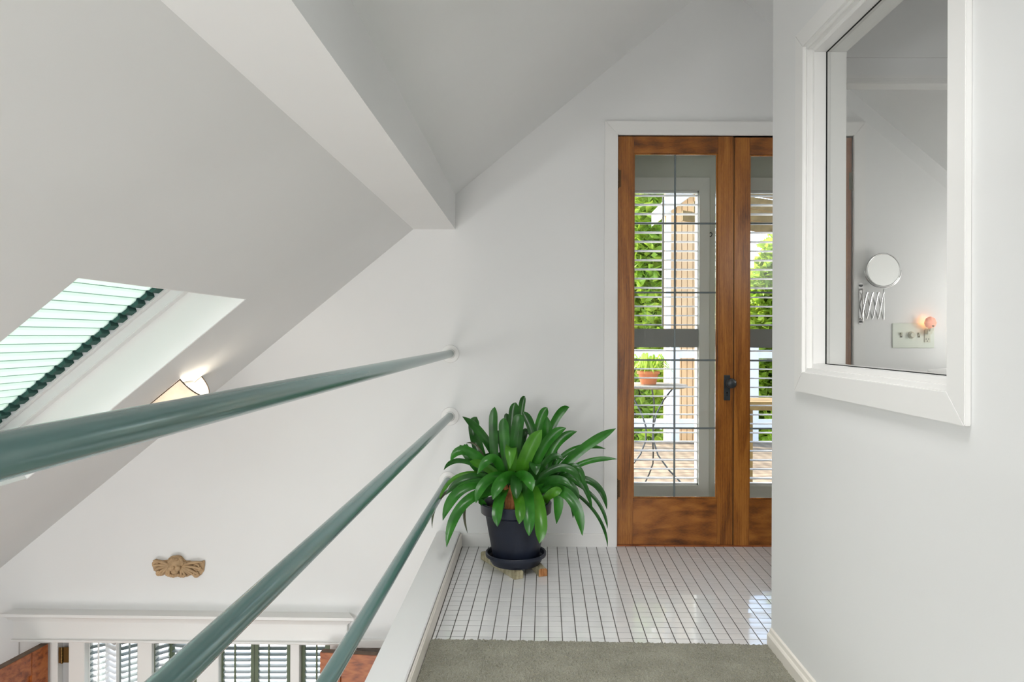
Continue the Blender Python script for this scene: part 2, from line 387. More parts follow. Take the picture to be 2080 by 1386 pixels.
CURBX = at_y(939.3, 1108.1, WY).x
tiles = []
for j in range(-2, 27):
    for i in range(-14, 40):
        g = .0017; ua, ub, va, vb = u0+i*P+g, u0+(i+1)*P-g, j*P+g, (j+1)*P-g
        poly = [g2w(ua, va), g2w(ub, va), g2w(ub, vb), g2w(ua, vb)]
        poly = clip(poly, -1, 0, -(CURBX+.002)); 
        if len(poly) < 3: continue
        poly = clip(poly, 0, 1, WY-.002)
        if len(poly) < 3: continue
        poly = clip(poly, 1, 0, 2.3)
        if len(poly) < 3: continue
        cx_ = sum(p[0] for p in poly)/len(poly); cy_ = sum(p[1] for p in poly)/len(poly)
        if cy_ < CE(cx_)-.03: continue
        if cy_ < RWY+.02 and cx_ > RWX-.01: continue
        ar = abs(sum(poly[k][0]*poly[(k+1) % len(poly)][1]-poly[(k+1) % len(poly)][0]*poly[k][1] for k in range(len(poly))))/2
        if ar < 2e-5: continue
        vis = cx_*F/cy_+CX < 1570
        tiles.append((0 if vis else 1, cy_, cx_, poly))
tiles.sort(key=lambda t_: (t_[0], t_[1]))
def tile_mb(mb, poly, cx_, cy_, z=0):
    n = len(poly); c = .0004
    tx, ty = random.gauss(0, .0045), random.gauss(0, .0045)
    zt = lambda p: z+tx*(p[0]-cx_)+ty*(p[1]-cy_)
    bot = [(p[0], p[1], z-.004) for p in poly]; mid = [(p[0], p[1], zt(p)-c) for p in poly]
    top = []
    for p in poly:
        q = (p[0]+(cx_-p[0])*.035, p[1]+(cy_-p[1])*.035); top.append((q[0], q[1], zt(q)))
    fs = [tuple(range(2*n, 3*n))]+[(k, (k+1) % n, n+(k+1) % n, n+k) for k in range(n)]+[(n+k, n+(k+1) % n, 2*n+(k+1) % n, 2*n+k) for k in range(n)]
    mb.add(bot+mid+top, fs)
rest = MB()
for q, (vz, cy_, cx_, poly) in enumerate(tiles):
    if q < 300 and not vz:
        mb = MB(); tile_mb(mb, [(p[0]-cx_, p[1]-cy_) for p in poly], 0, 0)
        o = mb.build('tile', M_tile, FL); o.location = (cx_, cy_, 0)
    else: tile_mb(rest, poly, cx_, cy_)
o = rest.build('tile_field', M_tile, FL, kind='stuff')
# carpet
mb = MB(); nx, ny = 300, 90
xa, xb = CURBX+.002, .832
for j in range(ny+1):
    for i in range(nx+1):
        x = xa+(xb-xa)*i/nx; ye = CE(x)+random.gauss(0, .002); y = ye+.012-(.6)*(j/ny)
        edge = min(1, (.004+(j/ny)*.6)/.012)
        z = .001+.010*math.sqrt(min(1, edge))+random.gauss(0, .0016)*(edge > .6)
        mb.v.append((x, y, z))
for j in range(ny):
    for i in range(nx):
        a_ = j*(nx+1)+i; mb.f.append((a_, a_+1, a_+nx+2, a_+nx+1))
yn = CE(0)-.59
m0 = len(mb.v); mb.v += [(xa, Y0+.01, .010), (xb, Y0+.01, .010), (xb, CE(xb)+.012-.6, .010), (xa, CE(xa)+.012-.6, .010)]; mb.f.append((m0, m0+1, m0+2, m0+3))
o = mb.build('carpet', M_carpet, smooth=True, clean=False)
tag(o, 'sage green cut-pile carpet filling the landing up to the white tiles', 'carpet')
# ------------------------------------------------------------------ curb along the landing edge
cw0 = at_y(887.9, 1079.3, WY).x; cz = at_y(930, 1079.5, WY).z; cw1 = at_y(934.7, 1079.8, WY).x
struct(MB().box(cw0+.012, CURBX-.004, Y0, WY, -.30, cz-.014).build('trim_3', M_trim))
struct(MB().box(cw0, cw1, Y0, WY-.001, cz-.014, cz).build('trim_4', M_cap, bevel=.003))
struct(MB().box(cw1-.002, CURBX-.0005, Y0, WY-.001, .0, cz-.010).build('trim_5', M_base, bevel=.004))
# baseboards
bt = at_y(1100, 1085, WY-.012).z
bxr = at_y(1227, 1100, WY).x
struct(MB().sweep([(0, 0), (-.012, 0), (-.012, bt-.004), (-.009, bt), (0, bt)], (CURBX, WY, 0), (bxr-.001, WY, 0)).build('baseboard_back', M_trim))
bxr2 = at_y(1755, 1100, WY).x
struct(MB().sweep([(0, 0), (-.012, 0), (-.012, bt-.004), (-.009, bt), (0, bt)], (bxr2, WY, 0), (BX, WY, 0)).build('baseboard_back_right', M_trim))
prof = [(RWX, 0), (RWX-.016, 0), (RWX-.016, .046), (RWX-.012, .052), (RWX-.009, .054), (RWX-.006, .066), (RWX, .070)]
struct(MB().prism([(x, Y0, z) for x, z in prof], (0, RWY-.002-Y0, 0)).build('baseboard_right', M_base))

# ------------------------------------------------------------------ interior window in the right wall
def ring(mb, y0, y1, z0, z1, Y0_, Y1_, Z0_, Z1_, xa, xb):
    """mitred rectangular ring, outer y0..z1, inner Y0_..Z1_"""
    o4 = [(y0, z0), (y1, z0), (y1, z1), (y0, z1)]; i4 = [(Y0_, Z0_), (Y1_, Z0_), (Y1_, Z1_), (Y0_, Z1_)]
    out = []
    for k in range(4):
        q = [o4[k], o4[(k+1) % 4], i4[(k+1) % 4], i4[k]]
        out.append([(xa, p[0], p[1]) for p in q])
    return [MB().prism(q, (xb-xa, 0, 0)) for q in out]
TF = RWX-.0137
win = thing('window_1', (RWX, 1.87, 1.0), kind='structure')
for r_ in ring(None, 1.412, 2.327, .921, 2.048, 1.4745, 2.262, .984, 1.988, TF, RWX): r_.build('casing', M_trim, win, bevel=.0015)
for r_ in ring(None, 1.466, 2.271, .976, 1.996, 1.486, 2.25, .996, 1.976, RWX-.004, RWX+.015): r_.build('stop_moulding', M_trim, win, bevel=.0015)
for r_ in ring(None, 1.478, 2.258, .988, 1.984, 1.50, 2.235, 1.010, 1.962, RWX+.012, RWX+RWT+.002): r_.build('jamb', M_trim, win, bevel=.001)
for r_ in ring(None, 1.498, 2.237, 1.008, 1.964, 1.502, 2.233, 1.012, 1.960, .8945, .898): r_.build('glazing_gap', M_dark, win)
for r_ in ring(None, 1.412, 2.327, .921, 2.048, 1.4745, 2.262, .984, 1.988, RWX+RWT, RWX+RWT+.0137): r_.build('casing', M_trim, win, bevel=.0015)
MB().box(.8985, .9015, 1.501, 2.234, 1.011, 1.961).build('pane', glassm('interior_glass', (.98, .985, .98), .2), win)

# ------------------------------------------------------------------ french doors
def P3(px, py, Y=WY): return at_y(px, py, Y)
# casing
zt, zb_ = P3(1300, 247).z, 0.0
xo0, xi0, xi1, xo1 = P3(1227, 600).x, DX0, DX1, P3(1755, 600).x
zo, zi = P3(1300, 247.3).z, DZ
cas = thing('trim_6', (1.05, WY, 0), kind='structure')
MB().prism([(xo0, WY, 0), (xi0, WY, 0), (xi0, WY, zi), (xo0, WY, zo)], (0, -.017, 0)).build('casing', M_trim, cas, bevel=.0025)
MB().prism([(xo0, WY, zo), (xi0, WY, zi), (xi1, WY, zi), (xo1, WY, zo)], (0, -.017, 0)).build('casing', M_trim, cas, bevel=.0025)
MB().prism([(xi1, WY, 0), (xo1, WY, 0), (xo1, WY, zo), (xi1, WY, zi)], (0, -.017, 0)).build('casing', M_trim, cas, bevel=.0025)
# jamb lining
MB().box(xi0-.02, xi0, WY, WY+.14, 0, zi).box(xi1, xi1+.02, WY, WY+.14, 0, zi).box(xi0-.02, xi1+.02, WY, WY+.14, zi, zi+.02).build('jamb', M_trim, cas)
MB().box(xi0, xi1, WY+.005, WY+.16, -.012, .006).build('threshold', M_oak, cas)
DY = WY+.006; DT = .042
def leaf_door(name, xl, xr, gx0, gx1, ztop, gzt, gzb, zbt, vx, hz_, flip):
    d = thing(name, (xl, DY, 0), kind='structure')
    MB().box(xl, gx0, DY, DY+DT, zbt, ztop).build('stile', M_door, d, bevel=.002)
    MB().box(gx1, xr, DY, DY+DT, zbt, ztop).build('stile', M_door, d, bevel=.002)
    MB().box(gx0, gx1, DY+.0005, DY+DT, gzt, ztop).build('top_rail', M_doorh, d, bevel=.0015)
    MB().box(gx0, gx1, DY+.0005, DY+DT, zbt, gzb).build('bottom_rail', M_doorh, d, bevel=.0015)
    bw = .006
    for r_ in ring(None, gx0, gx1, gzb, gzt, gx0+bw, gx1-bw, gzb+bw, gzt-bw, 0, .012):
        r_.v = [(v_[1], DY+.010+v_[0], v_[2]) for v_ in r_.v]; r_.build('glazing_bead', M_door, d, bevel=.001)
    xs_ = [gx0+bw, vx, gx1-bw]; zs_ = [gzb+bw]+sorted(hz_)+[gzt-bw]
    yc = DY+.019
    for a_, b_ in zip(xs_[:-1], xs_[1:]):
        for c_, e_ in zip(zs_[:-1], zs_[1:]):
            MB().box(a_+.001, b_-.001, yc-.0015, yc+.0015, c_+.001, e_-.001).build('pane', M_glass, d)
    MB().tube([(vx, yc, gzb+bw), (vx, yc, gzt-bw)], .0052, 8).build('lead_came', M_lead, d, smooth=True)
    for z_ in hz_: MB().tube([(gx0+bw, yc, z_), (gx1-bw, yc, z_)], .0048, 8).build('lead_came', M_lead, d, smooth=True)
    hx = xr if flip else xl
    return d
q = lambda px, py: P3(px, py, DY)
hzs = [q(1372, y).z for y in (453, 594, 732, 871)]
dl = leaf_door('door_1', q(1254.5, 600).x, q(1489.3, 600).x, q(1287, 600).x, q(1457.5, 600).x, q(1370, 277).z, q(1370, 311).z, q(1370, 1013).z, q(1370, 1107).z, q(1372, 600).x, hzs, False)
dr = leaf_door('door_2', q(1491.5, 600).x, xi1-.002, q(1523, 600).x, q(1523, 600).x+(q(1457.5, 600).x-q(1287, 600).x), q(1500, 279).z, q(1500, 314).z, q(1500, 1015).z, q(1500, 1110).z, q(1607, 600).x, [q(1545, y).z for y in (453, 594, 733, 872)], True)
def hinge(par, x, z, mat, s=1):
    mb = MB()
    for k in range(5): mb.tube([(x, DY-.006, z-.045+k*.018), (x, DY-.006, z-.045+k*.018+.0165)], .0055, 10)
    mb.ball((x, DY-.006, z+.048), .005).ball((x, DY-.006, z-.048), .005)
    mb.box(x-.0035, x+.016*s, DY-.0025, DY+.0005, z-.044, z+.044)
    mb.build('hinge', mat, par, smooth=True)
hinge(dl, q(1254.5, 600).x, q(1254, 363).z, M_hinge); hinge(dl, q(1254.5, 600).x, q(1254, 993).z, M_hinge)
hinge(dr, xi1-.001, q(1728, 368).z, M_olive, -1); hinge(dr, xi1-.001, q(1728, 993).z, M_olive, -1)
# knob and plate
pc = q(1476.5, 788)
pw, ph = .0165, .0655
esc = MB().box(pc.x-pw, pc.x+pw, DY-.004, DY, pc.z-ph, pc.z+ph).build('escutcheon', M_iron, dl, bevel=.0015)
kz = q(1478, 778).z; kx = q(1481, 778).x
mbk = MB().lathe([(.0001, 0), (.0085, 0), (.0085, .018), (.012, .022), (.021, .028), (.0265, .036), (.0265, .044), (.021, .052), (.010, .056), (.0001, .057)], n=28, axis='y')
ka = math.radians(0)
mbk.v = [(kx+v_[0], DY-.003-v_[1], kz+v_[2]) for v_ in mbk.v]
mbk.build('knob', M_iron, dl, smooth=True)
MB().lathe([(.0001, 0), (.0045, 0), (.0045, .001), (.0001, .001)], (pc.x, DY-.0052, q(1476, 798).z), 16, 'y').box(pc.x-.0015, pc.x+.0015, DY-.0052, DY-.004, q(1476, 805).z, q(1476, 798).z).build('keyhole', M_dark, esc)
MB().box(q(1488.8, 600).x, q(1492, 600).x, DY+.004, DY+.03, 0, q(1490, 279).z).build('gap_shade_strip', M_hinge, dl)  # dark strip put in the gap between the leaves for its shade

# ------------------------------------------------------------------ porch behind the doors, with louvred shutters
OY = 4.40
struct(MB().box(.34, .40, WY+.14, OY, -.1, 2.4).box(1.74, 1.80, WY+.14, OY, -.1, 2.4).build('wall_porch', M_vest))
struct(MB().box(.34, 1.80, WY+.14, OY, 2.40, 2.46).build('ceiling_porch', M_vest))
e = lambda px, py: at_y(px, py, OY)
U1 = (e(1284, 600).x, e(1419, 600).x); U2 = (e(1517, 600).x, e(1655, 600).x)
ozt, ozb = e(1350, 387).z, e(1350, 986).z
OO = [(U1[0], U1[1], ozb, ozt), (U2[0], U2[1], ozb, ozt)]
def flat(z): return lambda x: z
struct(strips([.34, 1.80]+[a_ for o_ in OO for a_ in o_[:2]], OO, -.1, flat(2.46), OY, OY+.10).build('wall_outer', M_vest))
struct(MB().box(.34, 1.80, WY+.14, OY+.1, -.12, -.02).build('floor_porch', M_vestc))
cw = e(1440, 600).x-e(1419, 600).x
slat_proto = {}
for idx, (xa, xb) in enumerate(((U1[0], U1[1]), (U2[0], U2[1]))):
    wn = thing('window_%d' % (idx+2), ((xa+xb)/2, OY, ozb), kind='structure')
    for r_ in ring(None, xa-cw, xb+cw, ozb-.075, ozt+cw*1.2, xa, xb, ozb, ozt, 0, .016):
        r_.v = [(v_[1], OY-v_[0], v_[2]) for v_ in r_.v]; r_.build('casing', M_vestc, wn, bevel=.002)
    lab = ['left', 'right'][idx]
    sh = thing('louvred_shutter', ((xa+xb)/2, OY+.03, ozb), ['white louvred shutter seen through the glass of the left wooden door', 'white louvred shutter seen through the glass of the right wooden door, half hidden by the wall'][idx].replace('seen through the glass of', 'behind'), 'shutter', 'louvred shutters behind the glazed doors')
    MB().box(xa, xa+.012, OY+.005, OY+.04, ozb, ozt).build('stile', M_shutw, sh)
    MB().box(xb-.006, xb, OY+.005, OY+.04, ozb, ozt).build('stile', M_shutw, sh)
    MB().box(xa, xb, OY+.005, OY+.04, ozt-.012, ozt).build('rail', M_shutw, sh)
    MB().box(xa, xb, OY+.005, OY+.04, ozb, ozb+.012).build('rail', M_shutw, sh)
    zA, zB = e(1350, 706).z, e(1350, 668).z
    MB().box(xa, xb, OY+.001, OY+.032, zA, zB).build('middle_rail', paint('shutter_grey', (.36, .37, .36), .45, .02, 0) if idx == 0 else bpy.data.materials['shutter_grey'], sh, bevel=.002)
    prof = [(-.031, 0), (-.02, .0032), (0, .0042), (.02, .0032), (.031, 0), (.02, -.0032), (0, -.0042), (-.02, -.0032)]
    ys = [397+18.8*k for k in range(15)]+[713+18.5*k for k in range(15)]
    for y_ in ys:
        z_ = e(1350, y_).z; tl = math.radians(random.gauss(-2, .8))
        pr = [(a_*math.cos(tl)-b_*math.sin(tl), a_*math.sin(tl)+b_*math.cos(tl)) for a_, b_ in prof]
        if 'm' not in slat_proto or idx:
            pass
        MB().sweep(pr, (xa+.006, OY+.012, z_), (xb-.004, OY+.012, z_)).build('slat', M_slatw, sh, smooth=True)
    rx = e(1345, 600).x if idx == 0 else e(1600, 600).x
    MB().box(rx-.006, rx+.006, OY-.032, OY-.022, e(1345, 664).z, e(1345, 402).z).build('tilt_rod', M_shutw, sh, bevel=.001)
hk = at_y(1443, 478, OY-.01)
o = MB().tube([hk+Vector((0, .01, .014)), hk+Vector((0, -.012, .014)), hk+Vector((.006, -.018, .006)), hk+Vector((.002, -.018, -.008)), hk+Vector((-.006, -.012, -.01))], .0028, 8).build('wall_hook', M_iron, smooth=True)
tag(o, 'small dark hook on the pale frame seen behind the left glazed door', 'hook')

# ------------------------------------------------------------------ outside
struct(MB().box(-12, 14, 4.5, 60, -2.9, -2.8).build('ground', paint('pale_paving', (.72, .71, .68), .85, .08, .3, 3)))
dk = thing('deck', (1.2, 6, -.06), kind='structure')
for k in range(24):
    MB().box(-.2, 3.4, 4.52+k*.146, 4.52+k*.146+.138, -.075, -.045).build('board', M_deck, dk)
MB().box(-.2, 3.4, 4.52, 8.02, -.25, -.08).build('joists', M_beam, dk)
hs = thing('neighbouring_house', (2.2, 8.2, -2.8), 'tan board-sided house with white corner trim seen through the glazed doors', 'house')
HY = 8.2; hx0 = at_y(1351, 600, HY).x; hx1 = at_y(1361, 600, HY).x; hx2 = at_y(1519, 600, HY).x
MB().prism([(hx0, HY-.05, -2.8), (hx1, HY-.05, -2.8), (hx1+.12, HY+.5, -2.8), (hx0+.12, HY+.5, -2.8)], (0, 0, 5.8)).build('corner_board', M_white_ext, hs)
k = 0; x = hx1
while x < hx2:
    MB().box(x+.003, min(x+.060, hx2), HY-.02, HY+.06, -2.8, 3.0).build('siding_board', M_siding, hs); x += .063
MB().box(hx1+.02, hx2, HY+.02, HY+.5, -2.8, 3.0).build('wall', M_siding, hs)
ez = at_y(1350, 470, HY).z
MB().prism([(hx0-.08, HY-.35, ez+.12), (hx0+.5, HY-.35, ez+.55), (hx2, HY-.35, ez+1.5), (hx2, HY-.35, ez+1.65), (hx0+.4, HY-.35, ez+.75), (hx0-.08, HY-.35, ez+.28)], (0, .8, 0)).build('eave', M_white_ext, hs)
lt = thing('wall_lantern', tuple(at_y(1419, 632, HY-.05)), 'small dark lantern on the tan house wall outside', 'lantern')
lp = at_y(1419, 632, HY-.09); MB().box(lp.x-.03, lp.x+.03, lp.y-.03, lp.y+.03, lp.z-.05, lp.z+.04).build('body', M_iron, lt); MB().box(lp.x-.015, lp.x+.015, lp.y, HY-.02, lp.z+.03, lp.z+.05).build('bracket', M_iron, lt)
def tree(cx_, cy_, z0, z1, rx_, ry_, n, label, seed, s=.09):
    rnd = random.Random(seed); t_ = thing('tree', (cx_, cy_, -2.8), label, 'tree', 'trees beyond the deck')
    MB().tube([(cx_, cy_, -2.8), (cx_+.1, cy_, -.5), (cx_-.05, cy_+.1, z0+.4*(z1-z0)), (cx_+.1, cy_, z0+.8*(z1-z0))], [.16, .13, .08, .03], 10).build('trunk', M_bark, t_, smooth=True)
    mb = MB(); cz_ = (z0+z1)/2; rz_ = (z1-z0)/2
    blobs = [(rnd.gauss(0, .5)*rx_, rnd.gauss(0, .5)*ry_, rnd.uniform(-.9, .9)*rz_, rnd.uniform(.3, .55)) for _ in range(26)]
    for _ in range(n):
        bl_ = rnd.choice(blobs); d = Vector((rnd.gauss(0, 1), rnd.gauss(0, 1), rnd.gauss(0, 1))).normalized()*rnd.uniform(.6, 1)*bl_[3]
        p = Vector((cx_+bl_[0], cy_+bl_[1], cz_+bl_[2]))+Vector((d.x*rx_*1.1, d.y*ry_*1.1, d.z*rz_*.75))
        a_ = Vector((rnd.gauss(0, 1), rnd.gauss(0, 1), rnd.gauss(0, .6))).normalized(); b_ = a_.orthogonal().normalized(); b_.rotate(Matrix.Rotation(rnd.uniform(0, 6.28), 3, a_))
        ss = s*rnd.uniform(.6, 1.2); c_ = a_.cross(b_)*.15*ss
        mb.add([p-a_*ss, p+b_*ss*.5+c_, p+a_*ss, p-b_*ss*.5+c_], [(0, 1, 2), (0, 2, 3)])
    mb.build('foliage', M_leafo, t_, clean=False, kind='stuff')
tree(1.55, 10.3, -2.2, 3.2, .6, .6, 16000, 'sunlit green tree left of the tan house', 1)
tree(3.42, 10.7, -2.2, 2.5, .45, .6, 11000, 'green tree right of the tan house', 2)
tree(-.5, 15.5, -2.2, 5.0, 1.6, 1.0, 9000, 'tall green tree farthest left beyond the deck', 3)
# pergola
pg = thing('pergola', (2.4, 5.8, 2.2), 'brown timber pergola above the deck outside the right glazed door', 'pergola')
for k in range(5):
    a_ = at_y(1515, 392+k*28, 5.6+.0*k); 
    MB().prism([(1.5, 5.3+k*.5, 2.25), (2.9, 5.3+k*.5, 2.05), (2.9, 5.3+k*.5, 2.15), (1.5, 5.3+k*.5, 2.35)], (0, .05, 0)).build('rafter', M_beam, pg)
MB().box(2.75, 2.85, 5.3, 7.6, 1.95, 2.06).build('beam', M_beam, pg)
for y_ in (5.35, 7.5): MB().box(2.75, 2.85, y_, y_+.1, -.05, 1.95).build('post', M_beam, pg)
# deck railing and bench seen low
gr = thing('deck_railing', (1.4, 7.9, 0), 'white painted railing at the far edge of the deck', 'railing')
for z_ in (.95, .2): MB().box(-.2, 3.4, 7.9, 7.96, z_-.09, z_).build('rail', M_white_ext, gr)
for k in range(5): MB().box(-.2+k*.85, -.2+k*.85+.09, 7.88, 7.97, -.05, 1.0).build('post', M_white_ext, gr)
bn = thing('garden_bench', (2.0, 5.5, -.045), 'dark timber bench on the deck outside the right glazed door', 'bench')
p0 = at_y(1505, 834, 5.2); p1 = at_y(1600, 817, 5.2)
MB().box(p0.x, p1.x+.3, 5.2, 5.24, p0.z, p1.z).build('front_rail', M_beam, bn)
for k in range(3): MB().box(p0.x, p1.x+.3, 5.24+k*.11, 5.34+k*.11, p1.z-.03, p1.z).build('seat_slat', M_beam, bn)
for x_ in (p0.x+.05, p1.x+.22):
    for y_ in (5.25, 5.5): MB().box(x_, x_+.05, y_, y_+.05, -.045, p1.z-.03).build('leg', M_beam, bn)
# bistro table with plant
TY = 5.3; tc = at_y(1322, 781, TY); tx, tz = tc.x, tc.z
tb = thing('garden_table', (tx, TY, -.045), 'small round metal garden table carrying a terracotta pot on the deck', 'table')
MB().lathe([(.001, 0), (.255, 0), (.262, .006), (.262, .016), (.255, .02), (.001, .02)], (tx, TY, tz-.02), 40).build('tabletop', paint('table_weathered', (.19, .16, .12), .6, .2, .3, 20), tb, smooth=True)
for k in range(3):
    a_ = 2*math.pi*k/3+.4; pts = []
    for j in range(9):
        f_ = j/8; r_ = .20-.17*math.sin(math.pi*min(1, f_*1.15))+.10*max(0, f_-.6)*2.0; pts.append((tx+r_*math.cos(a_+f_*1.2), TY+r_*math.sin(a_+f_*1.2), tz-.02-(tz-.02+.045)*f_))
    MB().tube(pts, .006, 8).build('leg', M_iron, tb, smooth=True)
gp = thing('terracotta_plant', (tx-.02, TY, tz), 'terracotta pot with a grassy green plant on the garden table', 'plant')
pxx = at_y(1317, 765, TY).x
MB().lathe([(.001, 0), (.055, 0), (.072, .075), (.082, .075), (.082, .095), (.072, .095), (.068, .08), (.001, .08)], (pxx, TY, tz+.001), 28).build('pot', M_terra, gp, smooth=True)
mb = MB()
for k in range(90):
    a_ = random.uniform(0, 6.28); r_ = random.uniform(.04, .2); h_ = random.uniform(.03, .14); d = Vector((math.cos(a_), math.sin(a_), 0)); s_ = Vector((-d.y, d.x, 0))*.006
    b0 = Vector((pxx, TY, tz+.09))+d*.03; m_ = b0+d*r_*.5+Vector((0, 0, h_)); e_ = b0+d*r_+Vector((0, 0, h_*.4-.05*random.random()))
    mb.add([b0-s_, b0+s_, m_+s_*1.3, m_-s_*1.3, e_], [(0, 1, 2, 3), (3, 2, 4)])
mb.build('foliage', M_leafo, gp, clean=False, kind='stuff')

# ------------------------------------------------------------------ skylight
sk_ = thing('window_4', tuple(SL(.5, 2.34, .2)), kind='structure')
d1, d2 = .163, .24
for nm, (s0, s1, y0, y1) in {'a': (0, sT, yb-.045, yb), 'b': (0, sT, ya, ya+.045), 'c': (0, .045, ya+.045, yb-.045), 'd': (sT-.03, sT, ya+.045, yb-.045)}.items():
    mb = MB(); slbox(mb, s0, s1, y0, y1, d1, d2+.03); mb.build('frame', M_sky, sk_, bevel=.003)
for (s0, s1, y0, y1) in ((0.02, sT-.02, yb-.072, yb-.044), (0.02, sT-.02, ya+.044, ya+.072)):
    mb = MB(); slbox(mb, s0, s1, y0, y1, d1+.036, d2+.03); mb.build('sash', M_sky, sk_, bevel=.003)
mb = MB(); slbox(mb, .02, sT-.02, ya+.06, yb-.06, d2+.035, d2+.04); mb.build('pane', M_glass, sk_)
mb = MB(); slbox(mb, .3, .33, yb-.012, yb-.008, d1-.003, d1); 
bd = thing('pleated_blind', tuple(SL(.5, 2.34, .2)), 'mint green pleated blind drawn across the skylight in the sloping ceiling', 'blind')
M_crease = paint('blind_crease_shade', (.30, .46, .38), .8, .05, 0)  # darker green standing in for shade along the pleat creases
NP = 24; pt = (sT-.05)/NP
def cell(y0, y1, shrink, d0, dw):
    mb = MB()
    return mb
for k in range(NP):
    s0 = .035+k*pt; dm = d2-.012
    pr = [(s0+.0006, dm), (s0+pt*.22, dm-.007), (s0+pt*.78, dm-.007), (s0+pt-.0006, dm), (s0+pt*.72, dm+.012), (s0+pt*.28, dm+.012)]
    # front cloth as a thin folded strip, the cell's cut end darker
    MB().prism([SL(a_, ya+.072, d_) for a_, d_ in (pr[0], pr[1], pr[2], pr[3], (pr[3][0], pr[3][1]+.0012), (pr[2][0], pr[2][1]+.0012), (pr[1][0], pr[1][1]+.0012), (pr[0][0], pr[0][1]+.0012))], (0, yb-.125-(ya+.072), 0)).build('pleat', M_blind, bd)
    mb = MB(); slbox(mb, s0-.0011, s0+.0011, ya+.072, yb-.125, dm-.0022, dm-.0006); mb.build('pleat_crease_shade', M_crease, bd)  # thin added strip, crease shade put into its colour
    MB().prism([SL(a_, yb-.125, d_) for a_, d_ in ((s0+.001, dm), (s0+pt*.25, dm-.02), (s0+pt*.8, dm-.02), (s0+pt-.001, dm), (s0+pt*.8, dm+.012), (s0+pt*.25, dm+.012))], (0, .055, 0)).build('pleat_end', M_blindd, bd)
# ------------------------------------------------------------------ ceiling sconce
def onroof(px, py):
    d = ray(px, py); k_ = ((RZ-K*RX)-H)/(d.z-K*d.x); return Vector((0, 0, H))+d*k_
A = onroof(365, 770); Bp = onroof(412, 762); sS = (A.x-SX0)/UX
y0s, y1s = A.y, Bp.y; ym = (y0s+y1s)/2; hw = (y1s-y0s)/2; PR = .105; LN = .27
sc = thing('wall_sconce', tuple(SL(sS-.14, ym, -.001)), 'half-round cream linen sconce with dark edging glowing on the sloping ceiling', 'lamp')
def arc(n, rr=1.0, hwk=1.0):
    return [(ym-hw*hwk*math.cos(math.pi*k/n), -.001-PR*rr*math.sin(math.pi*k/n)) for k in range(n+1)]
outer = arc(20); inner = arc(20, .985, .985)
mb = MB(); n_ = 21
pts = [SL(sS, y_, d_) for y_, d_ in outer]+[SL(sS-LN, y_, d_) for y_, d_ in outer]+[SL(sS, y_, d_) for y_, d_ in inner]+[SL(sS-LN, y_, d_) for y_, d_ in inner]
fs = []
for k in range(20): fs += [(k, k+1, n_+k+1, n_+k), (2*n_+k, 3*n_+k, 3*n_+k+1, 2*n_+k+1), (k, 2*n_+k, 2*n_+k+1, k+1), (n_+k, n_+k+1, 3*n_+k+1, 3*n_+k)]
fs += [(0, n_, 3*n_, 2*n_), (20, 2*n_+20, 3*n_+20, n_+20)]
mb.add(pts, fs); shd = mb.build('shade', M_shade, sc, smooth=True)
for s_ in (sS, sS-LN): MB().tube([SL(s_, y_, d_) for y_, d_ in arc(24, 1.005, 1.005)], .0028, 6).build('edging', M_shadet, shd, smooth=True)
for y_ in (y0s, y1s): MB().tube([SL(sS, y_, -.003), SL(sS-LN, y_, -.003)], .0022, 6).build('edging', M_shadet, shd, smooth=True)
mb = MB(); slbox(mb, sS-LN+.03, sS-.03, y0s+.03, y1s-.03, -.012, -.0005); mb.build('back_plate', M_sky, sc)
mb = MB().ball(tuple(SL(sS-.13, ym, -.045)), .022); 
M_bulb, t, b = newmat('bulb_warm'); b.inputs['Emission Color'].default_value = (1, .86, .66, 1); b.inputs['Emission Strength'].default_value = 9
mb.build('bulb', M_bulb, sc, smooth=True)
pl = bpy.data.lights.new('sconce_light', 'POINT'); pl.energy = 1.6; pl.color = (1, .9, .76); pl.shadow_soft_size = .025
po = bpy.data.objects.new('sconce_light', pl); COL.objects.link(po); po.location = SL(sS-.06, ym, -.05)

# ------------------------------------------------------------------ handrails
RR = .0203
rails = [((914.5, 719), (0, 927, -.43), 'teal painted handrail, topmost of the three running to the wall'),
         ((914.0, 846), (344, 1386, -.43), 'teal painted rail below the top handrail, middle of the three'),
         ((909.6, 976.6), (663, 1386, -.438), 'teal painted rail nearest the white curb, lowest of the three')]
for (wp, npx, lab) in rails:
    a_ = at_y(wp[0], wp[1], WY-.002); b_ = at_x(npx[0], npx[1], npx[2]); d = (b_-a_); c_ = a_+d*((Y0+.002-a_.y)/d.y)
    r_ = thing('handrail', tuple(a_), lab, 'handrail', 'three teal rails along the landing edge')
    MB().tube([a_, a_.lerp(c_, .1), a_.lerp(c_, .5), c_], RR, 40).build('tube', M_rail, r_, smooth=True)
    for p_, s_ in ((a_, -1), (c_, 1)):
        pf = [(RR+.001, 0), (.046, 0), (.047, .002), (.045, .0045), (.032, .006), (RR+.006, .007), (RR+.003, .016), (RR+.0005, .016)]
        pf = [(r__, s_*z__) for r__, z__ in pf]
        MB().lathe(pf, (p_.x, p_.y, p_.z), 40, 'y').build('wall_flange', M_trim, r_, smooth=True)

